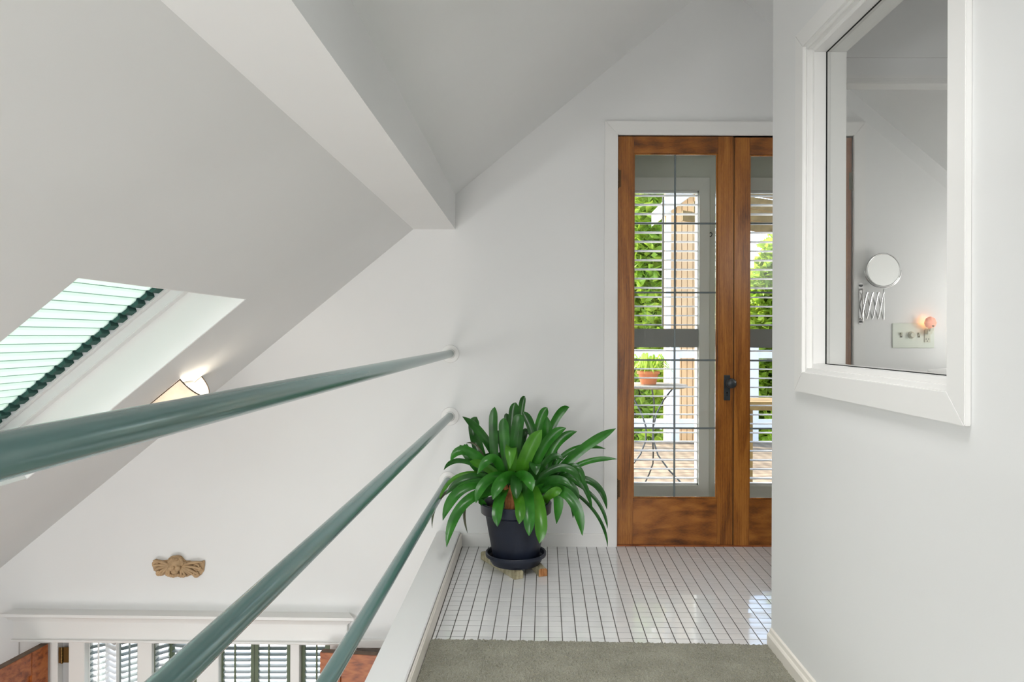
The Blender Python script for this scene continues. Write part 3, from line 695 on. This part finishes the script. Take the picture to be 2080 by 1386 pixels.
# ------------------------------------------------------------------ header, crown and shutters on the lower part of the back wall
hd = thing('trim_7', tuple(hl), kind='structure')
A0, B0 = at_y(27, 1255.5, WY-.03), at_y(705, 1263.5, WY-.03)
A1, B1 = at_y(27, 1303, WY-.03), at_y(705, 1309.5, WY-.03)
mb = MB(); q4 = [Vector((p_.x, WY-.03, p_.z)) for p_ in (A1, B1, B0, A0)]
mb.prism(q4, (0, .031, 0)).build('header_board', M_trim, hd, bevel=.0015)
mb = MB().sweep([(.0, 0), (-.012, 0), (-.014, .006), (-.012, .012), (0, .012)], (A1.x-.006, WY-.03, A1.z), (B1.x+.006, WY-.03, B1.z)); mb.build('bead', M_trim, hd)
cp = [(.03, 0), (-.004, 0), (-.006, .008), (-.016, .012), (-.022, .024), (-.034, .032), (-.040, .034), (-.044, .036), (-.044, .050), (.03, .052)]
h0 = .026
cp = [(y_, z_*1.02-.016) for y_, z_ in cp]
a_ = Vector((A0.x-.03, WY-.03, A0.z)); b_ = Vector((B0.x+.03, WY-.03, B0.z))
# mitred returns: narrow at the bottom, wide on top
n = len(cp); va = [Vector((A0.x-(-min(y_, 0)), WY-.03+y_, A0.z+z_)) for y_, z_ in cp]; vb = [Vector((B0.x+(-min(y_, 0)), WY-.03+y_, B0.z+z_)) for y_, z_ in cp]
MB().add(va+vb, [tuple(range(n))[::-1], tuple(range(n, 2*n))]+[(i, (i+1) % n, n+(i+1) % n, n+i) for i in range(n)]).build('crown', M_trim, hd)
# lining of the wide opening and its posts
PYF = WY+.02
op = thing('window_5', (-1.8, WY+.1, -2.3), kind='structure')
s5 = lambda px: at_y(px, 1340, WY+.03).x
def post(x0, x1, mat=M_trim, y0=WY+.01, y1=WY+.09, nm='post'):
    return MB().box(x0, x1, y0, y1, -2.3, hl.z+.01).build(nm, mat, op, bevel=.002)
post(s5(34), s5(122)); post(s5(122)+.0005, s5(146), paint('recess_grey', (.45, .45, .45), .5), WY+.05, WY+.09, 'hinge_recess'); post(s5(144), s5(176)); post(s5(283), s5(312)); post(s5(403), s5(447)); post(s5(592), s5(610)); post(s5(672), hr.x+.0)
MB().box(s5(34), hr.x, WY+.09, WY+.14, hl.z-.03, hl.z+.02).build('head', M_trim, op)
MB().box(s5(34), hr.x, WY+.05, WY+.2, -2.3, -2.25).build('sill', M_trim, op)
hgp = at_y(134, 1327, WY+.03)
mb = MB().box(hgp.x-.002, hgp.x+.028, WY+.006, WY+.0095, hgp.z-.04, hgp.z+.04)
for k in range(5): mb.tube([(hgp.x-.004, WY+.003, hgp.z-.042+k*.0168), (hgp.x-.004, WY+.003, hgp.z-.042+k*.0168+.0155)], .006, 10)
mb.box(hgp.x-.022, hgp.x-.010, WY+.004, WY+.007, hgp.z-.042, hgp.z+.04)
mb.build('hinge', M_brass, op, smooth=True, label='brass hinge')
# sashes with glass behind
for a_, b_ in ((176, 283), (312, 403), (447, 592), (610, 672)):
    MB().box(s5(a_), s5(b_), WY+.12, WY+.124, -2.3, hl.z).build('pane', M_glass, op)
def shutter(x0, y0, x1, y1, stile, rods, ztop, label, frame, slat, nsl=15, wid=.036, pitch=.0305, tilt=30, cols=1):
    A_ = Vector((x0, y0, 0)); B_v = Vector((x1, y1, 0)); D = B_v-A_; W = D.length; D.normalize(); Nn = Vector((-D.y, D.x, 0))
    sh = thing('window_shutter', tuple(A_+Vector((0, 0, ztop-1.7))), label, 'shutter', 'small shutters in the downstairs windows')
    def pbox(u0_, u1_, n0, n1, z0, z1, nm, mat, bv=.0015):
        p = [A_+D*u+Nn*nn+Vector((0, 0, z)) for u in (u0_, u1_) for nn in (n0, n1) for z in (z0, z1)]
        MB().add(p, [(0, 1, 3, 2), (4, 6, 7, 5), (0, 4, 5, 1), (2, 3, 7, 6), (0, 2, 6, 4), (1, 5, 7, 3)]).build(nm, mat, sh, bevel=bv)
    zb = ztop-1.7; T = .011
    pbox(0, stile, -T, T, zb, ztop, 'stile', frame); pbox(W-stile, W, -T, T, zb, ztop, 'stile', frame)
    pbox(stile, W-stile, -T, T, ztop-.012, ztop, 'rail', frame); pbox(stile, W-stile, -T, T, zb, zb+.05, 'rail', frame)
    segs = [stile, W-stile]
    for r_ in rods: pbox(r_*W-.004, r_*W+.004, -T-.014, -T-.006, zb+.05, ztop-.012, 'tilt_rod', frame, 0)
    th = math.radians(tilt); k = 0; z = ztop-.02
    while z > zb+.06:
        c0, c1 = math.cos(th)*wid/2, math.sin(th)*wid/2
        pr = [(-c0, -c1), (0, .0036), (c0, c1), (0, -.0036)]
        a4 = [A_+D*(stile+.0005)+Nn*n__+Vector((0, 0, z+z__)) for n__, z__ in pr]; b4 = [A_+D*(W-stile-.0005)+Nn*n__+Vector((0, 0, z+z__)) for n__, z__ in pr]
        MB().add(a4+b4, [(3, 2, 1, 0), (4, 5, 6, 7)]+[(i, (i+1) % 4, 4+(i+1) % 4, 4+i) for i in range(4)]).build('slat', slat, sh, smooth=True)
        z -= pitch
        k += 1
        if k > 40: break
    return sh
zt5 = hl.z-.005
YS = WY+.06
sx = lambda px, Y=WY+.06: at_y(px, 1345, Y).x
shutter(sx(180), YS+.0, sx(216, WY+.10), YS+.05, .006, [.5], zt5, 'white shutter leaf nearest the brass hinge, folded at an angle', M_shutw, M_shutl, tilt=11)
shutter(sx(217, WY+.10), YS+.045, sx(245), YS-.02, .004, [], zt5, 'pale shutter leaf folded back, second from the brass hinge', M_shutw, M_shutw, tilt=11)
shutter(sx(247), YS-.02, sx(281, WY+.10), YS+.045, .006, [.45], zt5, 'grey-green shutter leaf folded beside the white post, third from the brass hinge', M_shutl, M_shutl, tilt=11)
shutter(sx(313), YS-.02, sx(350, WY+.12), YS+.05, .012, [], zt5, 'green shutter leaf half hidden behind the middle teal rail', M_shut, M_shutl, tilt=11)
shutter(sx(350, WY+.12), YS+.05, sx(402), YS, .016, [], zt5, 'green shutter leaf folded behind the middle teal rail', M_shut, M_shutl, tilt=11)
shutter(sx(448), YS, sx(518), YS, .019, [.47], zt5, 'green framed shutter with pale slats, left one of the closed pair', M_shut, M_shutl, tilt=9)
shutter(sx(519), YS, sx(591), YS, .019, [.42], zt5, 'green framed shutter with pale slats, right one of the closed pair', M_shut, M_shutl, tilt=9)
shutter(sx(611), YS, sx(671), YS, .026, [.58], zt5, 'green shutter partly hidden by the open oak door', M_shut, M_shutl, tilt=9)
# right hand door casing and oak doors downstairs
rc = thing('trim_8', (hr.x, WY, DRZ), kind='structure')
cz1 = at_y(760, 1297.5, WY).z; rcx0 = at_y(700, 1300, WY).x
MB().box(rcx0+.01, DRX1+.06, WY-.02, WY, DRZ, cz1).build('casing', M_trim, rc, bevel=.002)
MB().box(rcx0+.01, DRX0, WY-.02, WY, LZ, DRZ).build('casing', M_trim, rc, bevel=.002)
MB().box(DRX1, DRX1+.06, WY-.02, WY, LZ, DRZ).build('casing', M_trim, rc, bevel=.002)
MB().box(DRX0, DRX1, WY+.1, WY+.12, LZ, DRZ).build('door_panel', M_trim, rc)
def oak_door(name, A_, B_v, ztop, T, label):
    d = thing(name, (A_[0], A_[1], LZ), label, 'door', 'oak doors standing open downstairs')
    A3 = Vector((*A_, 0)); D = Vector((*B_v, 0))-A3; W = D.length; D.normalize(); Nn = Vector((-D.y, D.x, 0))
    def pb(u0_, u1_, n0, n1, z0, z1, nm, mat, bv=.002):
        p = [A3+D*u+Nn*nn+Vector((0, 0, z)) for u in (u0_, u1_) for nn in (n0, n1) for z in (z0, z1)]
        MB().add(p, [(0, 1, 3, 2), (4, 6, 7, 5), (0, 4, 5, 1), (2, 3, 7, 6), (0, 2, 6, 4), (1, 5, 7, 3)]).build(nm, mat, d, bevel=bv)
    zb = LZ+.01; S_ = .105
    pb(0, S_, 0, T, zb, ztop-.001, 'stile', M_oak); pb(W-S_, W, 0, T, zb, ztop-.001, 'stile', M_oak)
    pb(S_, W-S_, 0, T, ztop-.115, ztop-.001, 'top_rail', M_oak); pb(S_, W-S_, 0, T, zb, zb+.2, 'bottom_rail', M_oak)
    pb(S_, W-S_, T*.3, T*.7, zb+.2, ztop-.115, 'panel', M_oak)
    pb(.0, W, .0005, T-.0005, ztop-.001, ztop, 'top_edge', M_oakd, 0)
    return d
za = at_y(98, 1308, 3.80).z
e1 = at_z(98, 1308, za); e2 = at_z(0, 1360, za)
dd = (e2-e1).normalized(); far = e1; near = e1+dd*.72
oak_door('oak_door', (near.x, near.y), (far.x, far.y), za, .042, 'red oak door standing open at the bottom left corner')
zr = at_y(655, 1321, 3.72).z; g1 = at_z(650, 1325, zr); g2 = at_z(765, 1332, zr)
dd = (g2-g1).normalized(); g3 = g1+dd*.5
oak_door('oak_door', (g1.x, g1.y), (g3.x, g3.y), zr, .040, 'red oak door standing open beside the white curb')

# ------------------------------------------------------------------ cherub ornament on the wall
C0 = at_y(360, 1143, WY); u_ = 1/(12.24*390.35)
orn = thing('cherub_ornament', (C0.x, WY, C0.z-.05), 'tan carved winged cherub ornament on the white wall above the ledge', 'ornament')
def o2(x, y, d): return (C0.x+(x-980)*u_, WY-d, C0.z-(y-405)*u_)
outl = [(455, 305), (520, 330), (620, 350), (730, 335), (820, 320), (880, 250), (990, 210), (1100, 240), (1170, 320), (1200, 355), (1300, 350), (1400, 390), (1440, 390), (1530, 370), (1600, 370), (1640, 340), (1680, 345), (1675, 480), (1655, 610), (1590, 700), (1500, 755), (1420, 750), (1370, 710), (1290, 715), (1260, 755), (1200, 745), (1060, 760), (980, 745), (880, 750), (800, 750), (740, 715), (690, 690), (650, 720), (580, 735), (510, 710), (480, 640), (450, 620), (400, 560), (380, 470), (410, 400)]
MB().prism([o2(x, y, 0) for x, y in outl], (0, -.010, 0)).build('backing', M_cher, orn, bevel=.003)
mb = MB()
mb.ball(o2(985, 400, .020), 1, (.034, .022, .036), 24, 16)
for sx_ in (-1, 1): mb.ball(o2(985+sx_*75, 500, .034), 1, (.017, .013, .015)); mb.ball(o2(985+sx_*62, 430, .039), 1, (.008, .005, .0045))
mb.ball(o2(985, 470, .045), 1, (.0055, .007, .009)).ball(o2(985, 525, .041), 1, (.010, .005, .004)).ball(o2(985, 560, .037), 1, (.011, .008, .008)).ball(o2(985, 590, .028), 1, (.020, .014, .014))
for k in range(26):
    a_ = math.pi*(k/25*1.1-.05); rr_ = 165+random.uniform(-14, 8)
    mb.ball(o2(985+rr_*math.cos(a_), 395-rr_*math.sin(a_)*.95, .02), random.uniform(.007, .010), (1, 1.1, 1), 10, 6)
for k in range(22):
    a_ = math.pi*(random.uniform(.1, .9)); rr_ = random.uniform(70, 140)
    mb.ball(o2(985+rr_*math.cos(a_), 385-rr_*math.sin(a_)*.95, .033), random.uniform(.006, .009), (1, 1, 1), 10, 6)
mb.build('face', M_cher, orn, smooth=True)
def feather(p0, p1, p2, r0):
    pts = []
    for k in range(9):
        f_ = k/8; x = (1-f_)**2*p0[0]+2*f_*(1-f_)*p1[0]+f_*f_*p2[0]; y = (1-f_)**2*p0[1]+2*f_*(1-f_)*p1[1]+f_*f_*p2[1]
        pts.append(o2(x, y, .014+.010*math.sin(math.pi*f_)))
    rs = [r0*(.35+.65*math.sin(math.pi*min(1, .15+.8*k/8))) for k in range(9)]
    return MB().tube(pts, rs, 10)
for w_ in (-1, 1):
    base = (985+w_*130, 470)
    wing = MB()
    ends = [(420, 340), (400, 470), (440, 580), (520, 690), (620, 700), (740, 710), (830, 730)] if w_ < 0 else [(1640, 380), (1640, 560), (1560, 700), (1440, 720), (1330, 700), (1230, 730), (1120, 735)]
    for k, e_ in enumerate(ends):
        c_ = ((base[0]+e_[0])/2+w_*20, (base[1]+e_[1])/2-90+k*14)
        f_ = feather(base, c_, e_, .0075); wing.add(f_.v, f_.f)
    for (cx2, cy2, R2) in (((470, 420, 70), (560, 655, 65), (650, 420, 60)) if w_ < 0 else ((1500, 490, 90), (1480, 670, 75), (1210, 440, 75))):
        pts = [o2(cx2+R2*(1-k/22*.75)*math.cos(k*.5*w_), cy2+R2*(1-k/22*.75)*math.sin(k*.5*w_), .016) for k in range(20)]
        wing.tube(pts, .0052, 8)
    wing.build('wing', M_cher, orn, smooth=True)
mb = MB()
for k in range(7): mb.ball(o2(800+k*62, 700-14*math.cos(k*1.7), .016), .0095, (1, 1, 1.1), 12, 7)
mb.build('ruffle', M_cher, orn, smooth=True)

# ------------------------------------------------------------------ bathroom side: mirror, switch plate, night light, vanity
MYp = WY-.002
mr = thing('extending_mirror', tuple(at_y(1745, 620, WY)), 'round chrome shaving mirror on a scissor bracket beside the door casing', 'mirror')
bp = at_y(1745, 575, WY); bq = at_y(1745, 660, WY)
MB().box(bp.x-.011, bp.x+.011, WY-.004-.017, WY-.017, bq.z+.01, bp.z-.01).tube([(bp.x, WY-.0, bp.z-.012), (bp.x, WY-.021, bp.z-.012)], .011, 20).tube([(bp.x, WY-.0, bq.z+.012), (bp.x, WY-.021, bq.z+.012)], .011, 20).build('wall_bracket', M_chrome, mr, smooth=True)
ya_ = WY-.045
MB().tube([(bp.x, ya_, at_y(1745, 588, WY).z), (bp.x, ya_, at_y(1745, 652, WY).z)], .0042, 10).tube([(bp.x, WY-.02, bp.z-.035), (bp.x, ya_, bp.z-.035)], .005, 10).tube([(bp.x, WY-.02, bq.z+.03), (bp.x, ya_, bq.z+.03)], .005, 10).build('pivot_rod', M_chrome, mr, smooth=True)
xr0, xr1 = at_y(1749, 600, ya_).x, at_y(1795, 600, ya_).x; zt1, zb1 = at_y(1770, 594, ya_).z, at_y(1770, 649, ya_).z
nseg = 4; wseg = (xr1-xr0)/nseg
for k in range(nseg):
    for s_ in (0, 1):
        xa_, xb_ = xr0+(k-.1)*wseg, xr0+(k+1.1)*wseg
        za_, zb2 = (zt1, zb1) if s_ else (zb1, zt1)
        xb_ = min(xb_, xr1)
        MB().tube([(xa_, ya_-.003+.006*s_, za_), ((xa_*.85+xb_*.15), ya_-.003+.006*s_, za_+(zb2-za_)*.08), ((xa_*.15+xb_*.85), ya_-.003+.006*s_, za_+(zb2-za_)*.92), (xb_, ya_-.003+.006*s_, zb2)], .0033, 8).build('scissor_arm', M_chrome, mr, smooth=True)
MB().tube([(xr1, ya_, at_y(1795, 587, ya_).z), (xr1, ya_, at_y(1795, 650, ya_).z)], .0035, 10).build('pivot_rod', M_chrome, mr, smooth=True)
mc = at_y(1794, 549, ya_-.01); mrad = 33.5*(ya_-.01)/F
MB().lathe([(.0001, -.004), (mrad-.004, -.004), (mrad-.004, -.0035), (.0001, -.0035)], (mc.x, mc.y, mc.z), 56, 'y').build('mirror_glass', M_mirror, mr)
ringp = [(mc.x+mrad*math.cos(2*math.pi*k/48), mc.y, mc.z+mrad*math.sin(2*math.pi*k/48)) for k in range(49)]
MB().tube(ringp, .0045, 10, False).build('mirror_rim', M_chrome, mr, smooth=True)
yoke = [(mc.x+(mrad+.009)*math.cos(math.pi+math.pi*k/32), mc.y+.004, mc.z+(mrad+.007)*math.sin(math.pi+math.pi*k/32)) for k in range(33)]
MB().tube(yoke, .0032, 8).tube([(xr1, mc.y+.004, mc.z-mrad-.005), (xr1, ya_, at_y(1795, 592, ya_).z)], .0036, 10).build('yoke', M_chrome, mr, smooth=True)
sp = thing('switch_plate', tuple(at_y(1854, 682, WY)), 'pale green four-gang plate with switches, round dimmer and outlet', 'switch plate')
s0_, s1_ = at_y(1811.5, 707, WY), at_y(1897, 657, WY)
MB().box(s0_.x, s1_.x, WY-.006, WY, s0_.z, s1_.z).build('plate', M_plate, sp, bevel=.0025)
for px_ in (1829, 1865):
    c_ = at_y(px_, 681, WY)
    MB().box(c_.x-.006, c_.x+.006, WY-.0075, WY-.005, c_.z-.0125, c_.z+.0125).build('switch_slot', M_olive, sp)
    MB().prism([(c_.x-.004, WY-.007, c_.z-.004), (c_.x+.004, WY-.007, c_.z-.004), (c_.x+.0035, WY-.018, c_.z+.007), (c_.x-.0035, WY-.018, c_.z+.007)], (0, .002, .007)).build('toggle', M_ivory, sp)
c_ = at_y(1850, 681, WY)
MB().lathe([(.0001, -.026), (.012, -.026), (.0135, -.024), (.014, -.012), (.0185, -.010), (.020, -.004), (.0001, -.004)], (c_.x, WY, c_.z), 32, 'y').build('dimmer_knob', M_ivory, sp, smooth=True)
c_ = at_y(1882, 683, WY)
MB().box(c_.x-.0165, c_.x+.0165, WY-.008, WY-.005, c_.z-.034, c_.z+.034).build('outlet', M_ivory, sp, bevel=.002); out_ = bpy.data.objects['outlet']
MB().box(c_.x-.008, c_.x-.0055, WY-.0088, WY-.0078, c_.z-.020, c_.z-.011).box(c_.x+.0055, c_.x+.008, WY-.0088, WY-.0078, c_.z-.020, c_.z-.011).lathe([(.0001, 0), (.0028, 0), (.0028, .001), (.0001, .001)], (c_.x, WY-.0088, c_.z-.026), 12, 'y').build('slot', M_dark, out_)
nl = thing('night_light', tuple(at_y(1886, 668, WY)), 'lit pink shell-shaped night light plugged into the switch plate', 'night light')
nc = at_y(1886, 673, WY-.02)
MB().box(nc.x-.014, nc.x+.014, WY-.036, WY-.0081, nc.z-.016, nc.z+.012).box(nc.x-.006, nc.x+.016, WY-.045, WY-.02, nc.z+.0, nc.z+.03).build('plug_base', M_ivory, nl, bevel=.003)
bc = at_y(1889.5, 656, WY-.04)
M_shell, t, b = newmat('shell_glow'); b.inputs['Base Color'].default_value = (.75, .36, .27, 1); b.inputs['Roughness'].default_value = .5
b.inputs['Emission Color'].default_value = (1, .36, .2, 1); b.inputs['Emission Strength'].default_value = .38
mb = MB(); ns = 40; R2 = .0315; top = []; 
vsn = []; fsn = []
for j in range(9):
    f_ = j/8
    for k in range(ns):
        a_ = 2*math.pi*k/ns; rr_ = R2*f_*(1+.03*math.cos(8*a_)); rr_ *= (1 if math.sin(a_) > -.6 else .93)
        vsn.append((bc.x+rr_*math.cos(a_), bc.y-.016*math.sqrt(max(0, 1-f_*f_))-.002*abs(math.cos(4*a_))*f_, bc.z+rr_*math.sin(a_)))
for j in range(8):
    for k in range(ns): fsn.append((j*ns+k, j*ns+(k+1) % ns, (j+1)*ns+(k+1) % ns, (j+1)*ns+k))
mb.add(vsn, fsn); mb.build('shell_shade', M_shell, nl, smooth=True)
MB().lathe([(.012, 0), (.016, .006), (.010, .014), (.007, .016)], (nc.x+.004, WY-.04, nc.z+.022), 20).build('socket', M_olive, nl, smooth=True)
pl = bpy.data.lights.new('night_light_lamp', 'POINT'); pl.energy = .06; pl.color = (1, .45, .15); pl.shadow_soft_size = .008
po = bpy.data.objects.new('night_light_lamp', pl); COL.objects.link(po); po.location = (bc.x-.018, WY-.028, bc.z+.006)
# vanity with a rounded end
vz = .936
cpx = [(2.22, WY-.001), (2.05, 3.70), (1.93, 3.58), (1.84, 3.42), (1.80, 3.30), (1.80, 3.2), (1.85, 3.14), (1.95, 3.12), (BX-.001, 3.12), (BX-.001, WY-.001)]
vn = thing('vanity', (2.3, 3.4, 0), 'white vanity with a rounded counter end below the switch plate', 'vanity')
MB().prism([(x, y, vz-.035) for x, y in cpx], (0, 0, .035)).build('countertop', M_cap, vn, bevel=.006)
MB().prism([(2.3+(x-2.3)*.9, min(3.45+(y-3.45)*.9, WY-.01), .0) for x, y in cpx], (0, 0, vz-.036)).build('cabinet', M_trim, vn)

# ------------------------------------------------------------------ potted clivia on two blocks
PX, PY_ = at_y(1048, 1100, 3.42).x, 3.42
def wblock(a_, b_, w_, h_, label):
    A_ = at_z(*a_, 0); B_v = at_z(*b_, 0); D = (B_v-A_); D.z = 0; L = D.length; D.normalize(); S = Vector((-D.y, D.x, 0))*w_/2
    o = thing('wood_block', (A_.x, A_.y, 0), label, 'wood block', 'wooden blocks under the plant pot')
    z0 = .0008
    c = .006
    prof = [(-1, 0), (1, 0), (1, h_-c), (1-2*c/w_, h_), (-1+2*c/w_, h_), (-1, h_-c)]
    P0 = [A_+S*u+Vector((0, 0, z0+z)) for u, z in prof]
    MB().prism(P0, D*L).build('body', M_block, o)
    P1 = [A_-D*.0008+S*u*.985+Vector((0, 0, z0+.0005+z*.98)) for u, z in prof]
    MB().prism(P1, D*.0007).build('end_grain', M_blocke if 'brown' in label else M_block, o)
wblock((1054, 1177), (985, 1135), .045, .036, 'pale wooden block under the left side of the plant saucer')
wblock((1103, 1172), (1068, 1135), .040, .036, 'wooden block with a brown sawn end under the right side of the plant saucer')
SZ = .0375
pot = thing('potted_plant', (PX, PY_, SZ), 'large strap-leaved green plant in a dark navy plastic pot on the tiles', 'plant')
MB().lathe([(.001, 0), (.112, 0), (.124, .030), (.130, .034), (.1405, .036), (.1415, .040), (.1415, .050), (.139, .053), (.132, .050), (.120, .012), (.001, .010)], (PX, PY_, SZ), 64).build('saucer', M_pot, pot, smooth=True)
MB().lathe([(.001, 0), (.100, 0), (.104, .003), (.1425, .212), (.1465, .216), (.158, .222), (.163, .226), (.166, .268), (.163, .272), (.157, .272), (.152, .262), (.148, .225), (.001, .222)], (PX, PY_, SZ+.012), 72).build('pot', M_pot, pot, smooth=True)
mb = MB(); 
for j in range(10):
    for k in range(36):
        a_ = 2*math.pi*k/36; r_ = .149*j/9; mb.v.append((PX+r_*math.cos(a_), PY_+r_*math.sin(a_), SZ+.012+.238+random.uniform(-.005, .005)))
for j in range(9):
    for k in range(36): mb.f.append((j*36+k, j*36+(k+1) % 36, (j+1)*36+(k+1) % 36, (j+1)*36+k))
mb.build('soil', M_soil, pot, clean=False)
SP = at_y(1037, 1040, PY_-.05)
for k in range(6):
    x_ = SP.x+random.uniform(-.03, .05); y_ = PY_-.06+random.uniform(-.02, .05)
    MB().tube([(x_, y_, SZ+.24), (x_+random.uniform(-.01, .01), y_, SZ+.30), (x_+random.uniform(-.02, .02), y_+.01, SZ+.37)], [.02, .016, .012], 9).build('stem', M_stem, pot, smooth=True)
UV = lambda u, v: (860+u/3.3, 780+v/3.3)
# base uv, mid uv, tip uv, width (u units), depth of mid and tip towards the camera (m), tone
LV = [
 ((560, 680), (430, 390), (262, 220), 50, .00, .05, 0), ((440, 620), (350, 350), (358, 222), 66, -.05, -.08, 0),
 ((490, 640), (470, 330), (478, 155), 56, .03, .02, 0), ((575, 650), (545, 370), (540, 228), 64, .02, .02, 1),
 ((600, 640), (600, 280), (620, 125), 60, -.06, -.1, 0), ((640, 640), (650, 230), (681, 83), 40, -.08, -.12, 0),
 ((590, 640), (625, 330), (648, 203), 74, .05, .05, 0), ((770, 560), (730, 320), (668, 185), 52, -.02, -.05, 0),
 ((720, 620), (775, 290), (832, 160), 58, -.05, -.08, 1), ((760, 620), (870, 270), (978, 157), 48, -.06, -.1, 1),
 ((810, 640), (825, 400), (828, 218), 60, .0, .0, 1), ((640, 650), (700, 460), (795, 308), 84, .08, .12, 2),
 ((720, 640), (820, 400), (957, 297), 60, .04, .06, 1), ((810, 660), (880, 420), (1030, 320), 52, .02, .03, 1),
 ((860, 640), (1060, 440), (1290, 300), 58, .03, .08, 1), ((850, 620), (990, 445), (1222, 436), 30, .0, -.02, 1),
 ((860, 680), (1060, 535), (1300, 505), 32, .04, .06, 1), ((850, 620), (880, 400), (870, 285), 40, -.08, -.1, 0),
 ((520, 660), (310, 455), (182, 520), 56, .04, .08, 1), ((450, 680), (300, 470), (272, 415), 60, -.03, -.05, 1),
 ((520, 660), (280, 520), (137, 577), 30, .04, .1, 0), ((540, 640), (470, 500), (362, 605), 56, .10, .14, 1),
 ((600, 640), (590, 430), (580, 570), 68, .10, .15, 2), ((740, 660), (745, 540), (755, 612), 66, .10, .13, 0),
 ((740, 640), (850, 495), (940, 518), 36, .06, .08, 0), ((540, 690), (330, 625), (150, 745), 50, .08, .12, 0),
 ((560, 700), (290, 690), (130, 917), 62, .10, .16, 1), ((560, 720), (290, 790), (155, 1096), 62, .14, .20, 1),
 ((600, 640), (440, 640), (352, 800), 62, .12, .18, 1), ((640, 640), (540, 640), (465, 776), 72, .14, .19, 1),
 ((590, 660), (680, 620), (730, 722), 66, .14, .18, 1), ((640, 620), (625, 650), (625, 772), 72, .11, .16, 0),
 ((560, 690), (505, 800), (497, 958), 66, .15, .20, 1), ((600, 690), (645, 800), (642, 940), 62, .14, .19, 2),
 ((690, 660), (705, 820), (708, 1020), 70, .15, .20, 1), ((720, 670), (780, 860), (778, 1070), 76, .15, .20, 2),
 ((790, 830), (890, 720), (892, 940), 62, .08, .10, 1), ((800, 820), (850, 740), (930, 715), 56, .10, .11, 2),
 ((720, 720), (960, 740), (1065, 1018), 66, .10, .15, 1), ((720, 690), (970, 570), (1135, 852), 48, .06, .08, 0),
 ((840, 660), (1110, 650), (1230, 842), 42, .04, .06, 0), ((900, 660), (1140, 850), (1236, 1092), 20, .03, .04, 0),
 ((960, 640), (1150, 770), (1235, 970), 22, .05, .07, 0), ((900, 600), (1030, 560), (1075, 712), 36, .05, .07, 0),
 ((880, 660), (975, 720), (1003, 900), 40, .0, .02, 0), ((800, 640), (960, 660), (1040, 785), 46, .08, .10, 0),
 ((400, 640), (140, 740), (58, 968), 16, .04, .08, 3), ((430, 700), (290, 800), (297, 1003), 16, .06, .08, 3),
 ((450, 620), (230, 620), (98, 800), 24, .03, .08, 2), ((430, 850), (400, 800), (370, 780), 36, .06, .09, 1),
 ((450, 600), (370, 430), (285, 400), 12, .0, .0, 3), ((560, 660), (420, 560), (310, 520), 50, .05, .08, 2),
 ((500, 700), (330, 620), (230, 735), 40, .0, .02, 0), ((640, 640), (670, 360), (705, 340), 40, -.1, -.14, 0),
 ((540, 640), (530, 400), (470, 330), 50, -.1, -.14, 0), ((700, 640), (760, 400), (800, 300), 60, -.1, -.12, 0),
 ((460, 680), (400, 760), (345, 735), 40, .05, .06, 0), ((860, 700), (960, 620), (1060, 700), 40, .06, .09, 0),
 ((560, 640), (560, 300), (560, 200), 36, -.08, -.1, 0), ((760, 700), (880, 640), (990, 690), 48, .10, .13, 0)]
rl = random.Random(5)
for _ in range(14):
    a_ = rl.uniform(-1.2, 1.2); LV.append(((600+rl.uniform(-100, 160), 680), (600+a_*110+40, 520+rl.uniform(-30, 30)), (600+a_*210+40, 420+abs(a_)*90+rl.uniform(-40, 40)), 48, -.06, -.08, 0))
for li, (b_, m_, t_, w_, dm, dt, tone) in enumerate(LV):
    f3 = lambda uv, d: at_y(*UV(*uv), PY_-d)
    B0_ = f3(b_, .02); M0 = f3(m_, dm); T0 = f3(t_, dt)
    root = Vector((PX+(B0_.x-PX)*.45, PY_-.03+rl.uniform(-.03, .03), SZ+.255))
    C0_ = M0*2-(B0_+T0)*.5
    n_ = 18; pts = []
    for k in range(n_+1):
        f_ = k/n_; pts.append(B0_*(1-f_)**2+C0_*2*f_*(1-f_)+T0*f_*f_)
    if B0_.z > root.z+.03 and b_[1] < 780:
        pre = [root.lerp(B0_, k/4) for k in range(4)]; pts = pre+pts
    nn = len(pts); W = w_/3.3*(PY_-dm)/F*.56
    mb = MB(); tw = rl.uniform(-.25, .25)
    side_prev = None
    for k, p in enumerate(pts):
        f_ = k/(nn-1)
        t0 = (pts[min(k+1, nn-1)]-pts[max(k-1, 0)]).normalized()
        rad = Vector((p.x-PX, p.y-PY_, 0)); hint = Vector((0, -1, .25))+rad*1.2
        side = t0.cross(hint)
        if side.length < 1e-3: side = side_prev or Vector((1, 0, 0))
        side.normalize()
        if side_prev is not None and side.dot(side_prev) < 0: side = -side
        if side_prev is not None: side = (side*.5+side_prev*.5).normalized()
        side = (side-t0*side.dot(t0)).normalized(); side_prev = side
        nrm = side.cross(t0).normalized()
        if nrm.dot(hint) < 0: nrm = -nrm
        side2 = (side*math.cos(tw)+nrm*math.sin(tw))
        wf = .55+.45*min(1, f_/.45)
        if f_ > .74: wf *= max(0, 1-((f_-.74)/.26)**2.6)
        wf = max(wf, .03)
        for c_ in (-1, -.5, 0, .5, 1):
            fold = .16*W*(abs(c_)**1.2)*2
            mb.v.append(tuple(p+side2*c_*W*wf+nrm*fold*wf))
        for c_ in (1, .5, 0, -.5, -1):
            fold = .16*W*(abs(c_)**1.2)*2
            mb.v.append(tuple(p+side2*c_*W*wf*.985+nrm*(fold*wf-.0013)))
    for k in range(nn-1):
        for c_ in range(10): mb.f.append((k*10+c_, k*10+(c_+1) % 10, (k+1)*10+(c_+1) % 10, (k+1)*10+c_))
    mb.f.append(tuple(range(10))); mb.f.append(tuple((nn-1)*10+c_ for c_ in range(10)))
    mb.build('leaf', LEAFM[tone], pot, smooth=True)
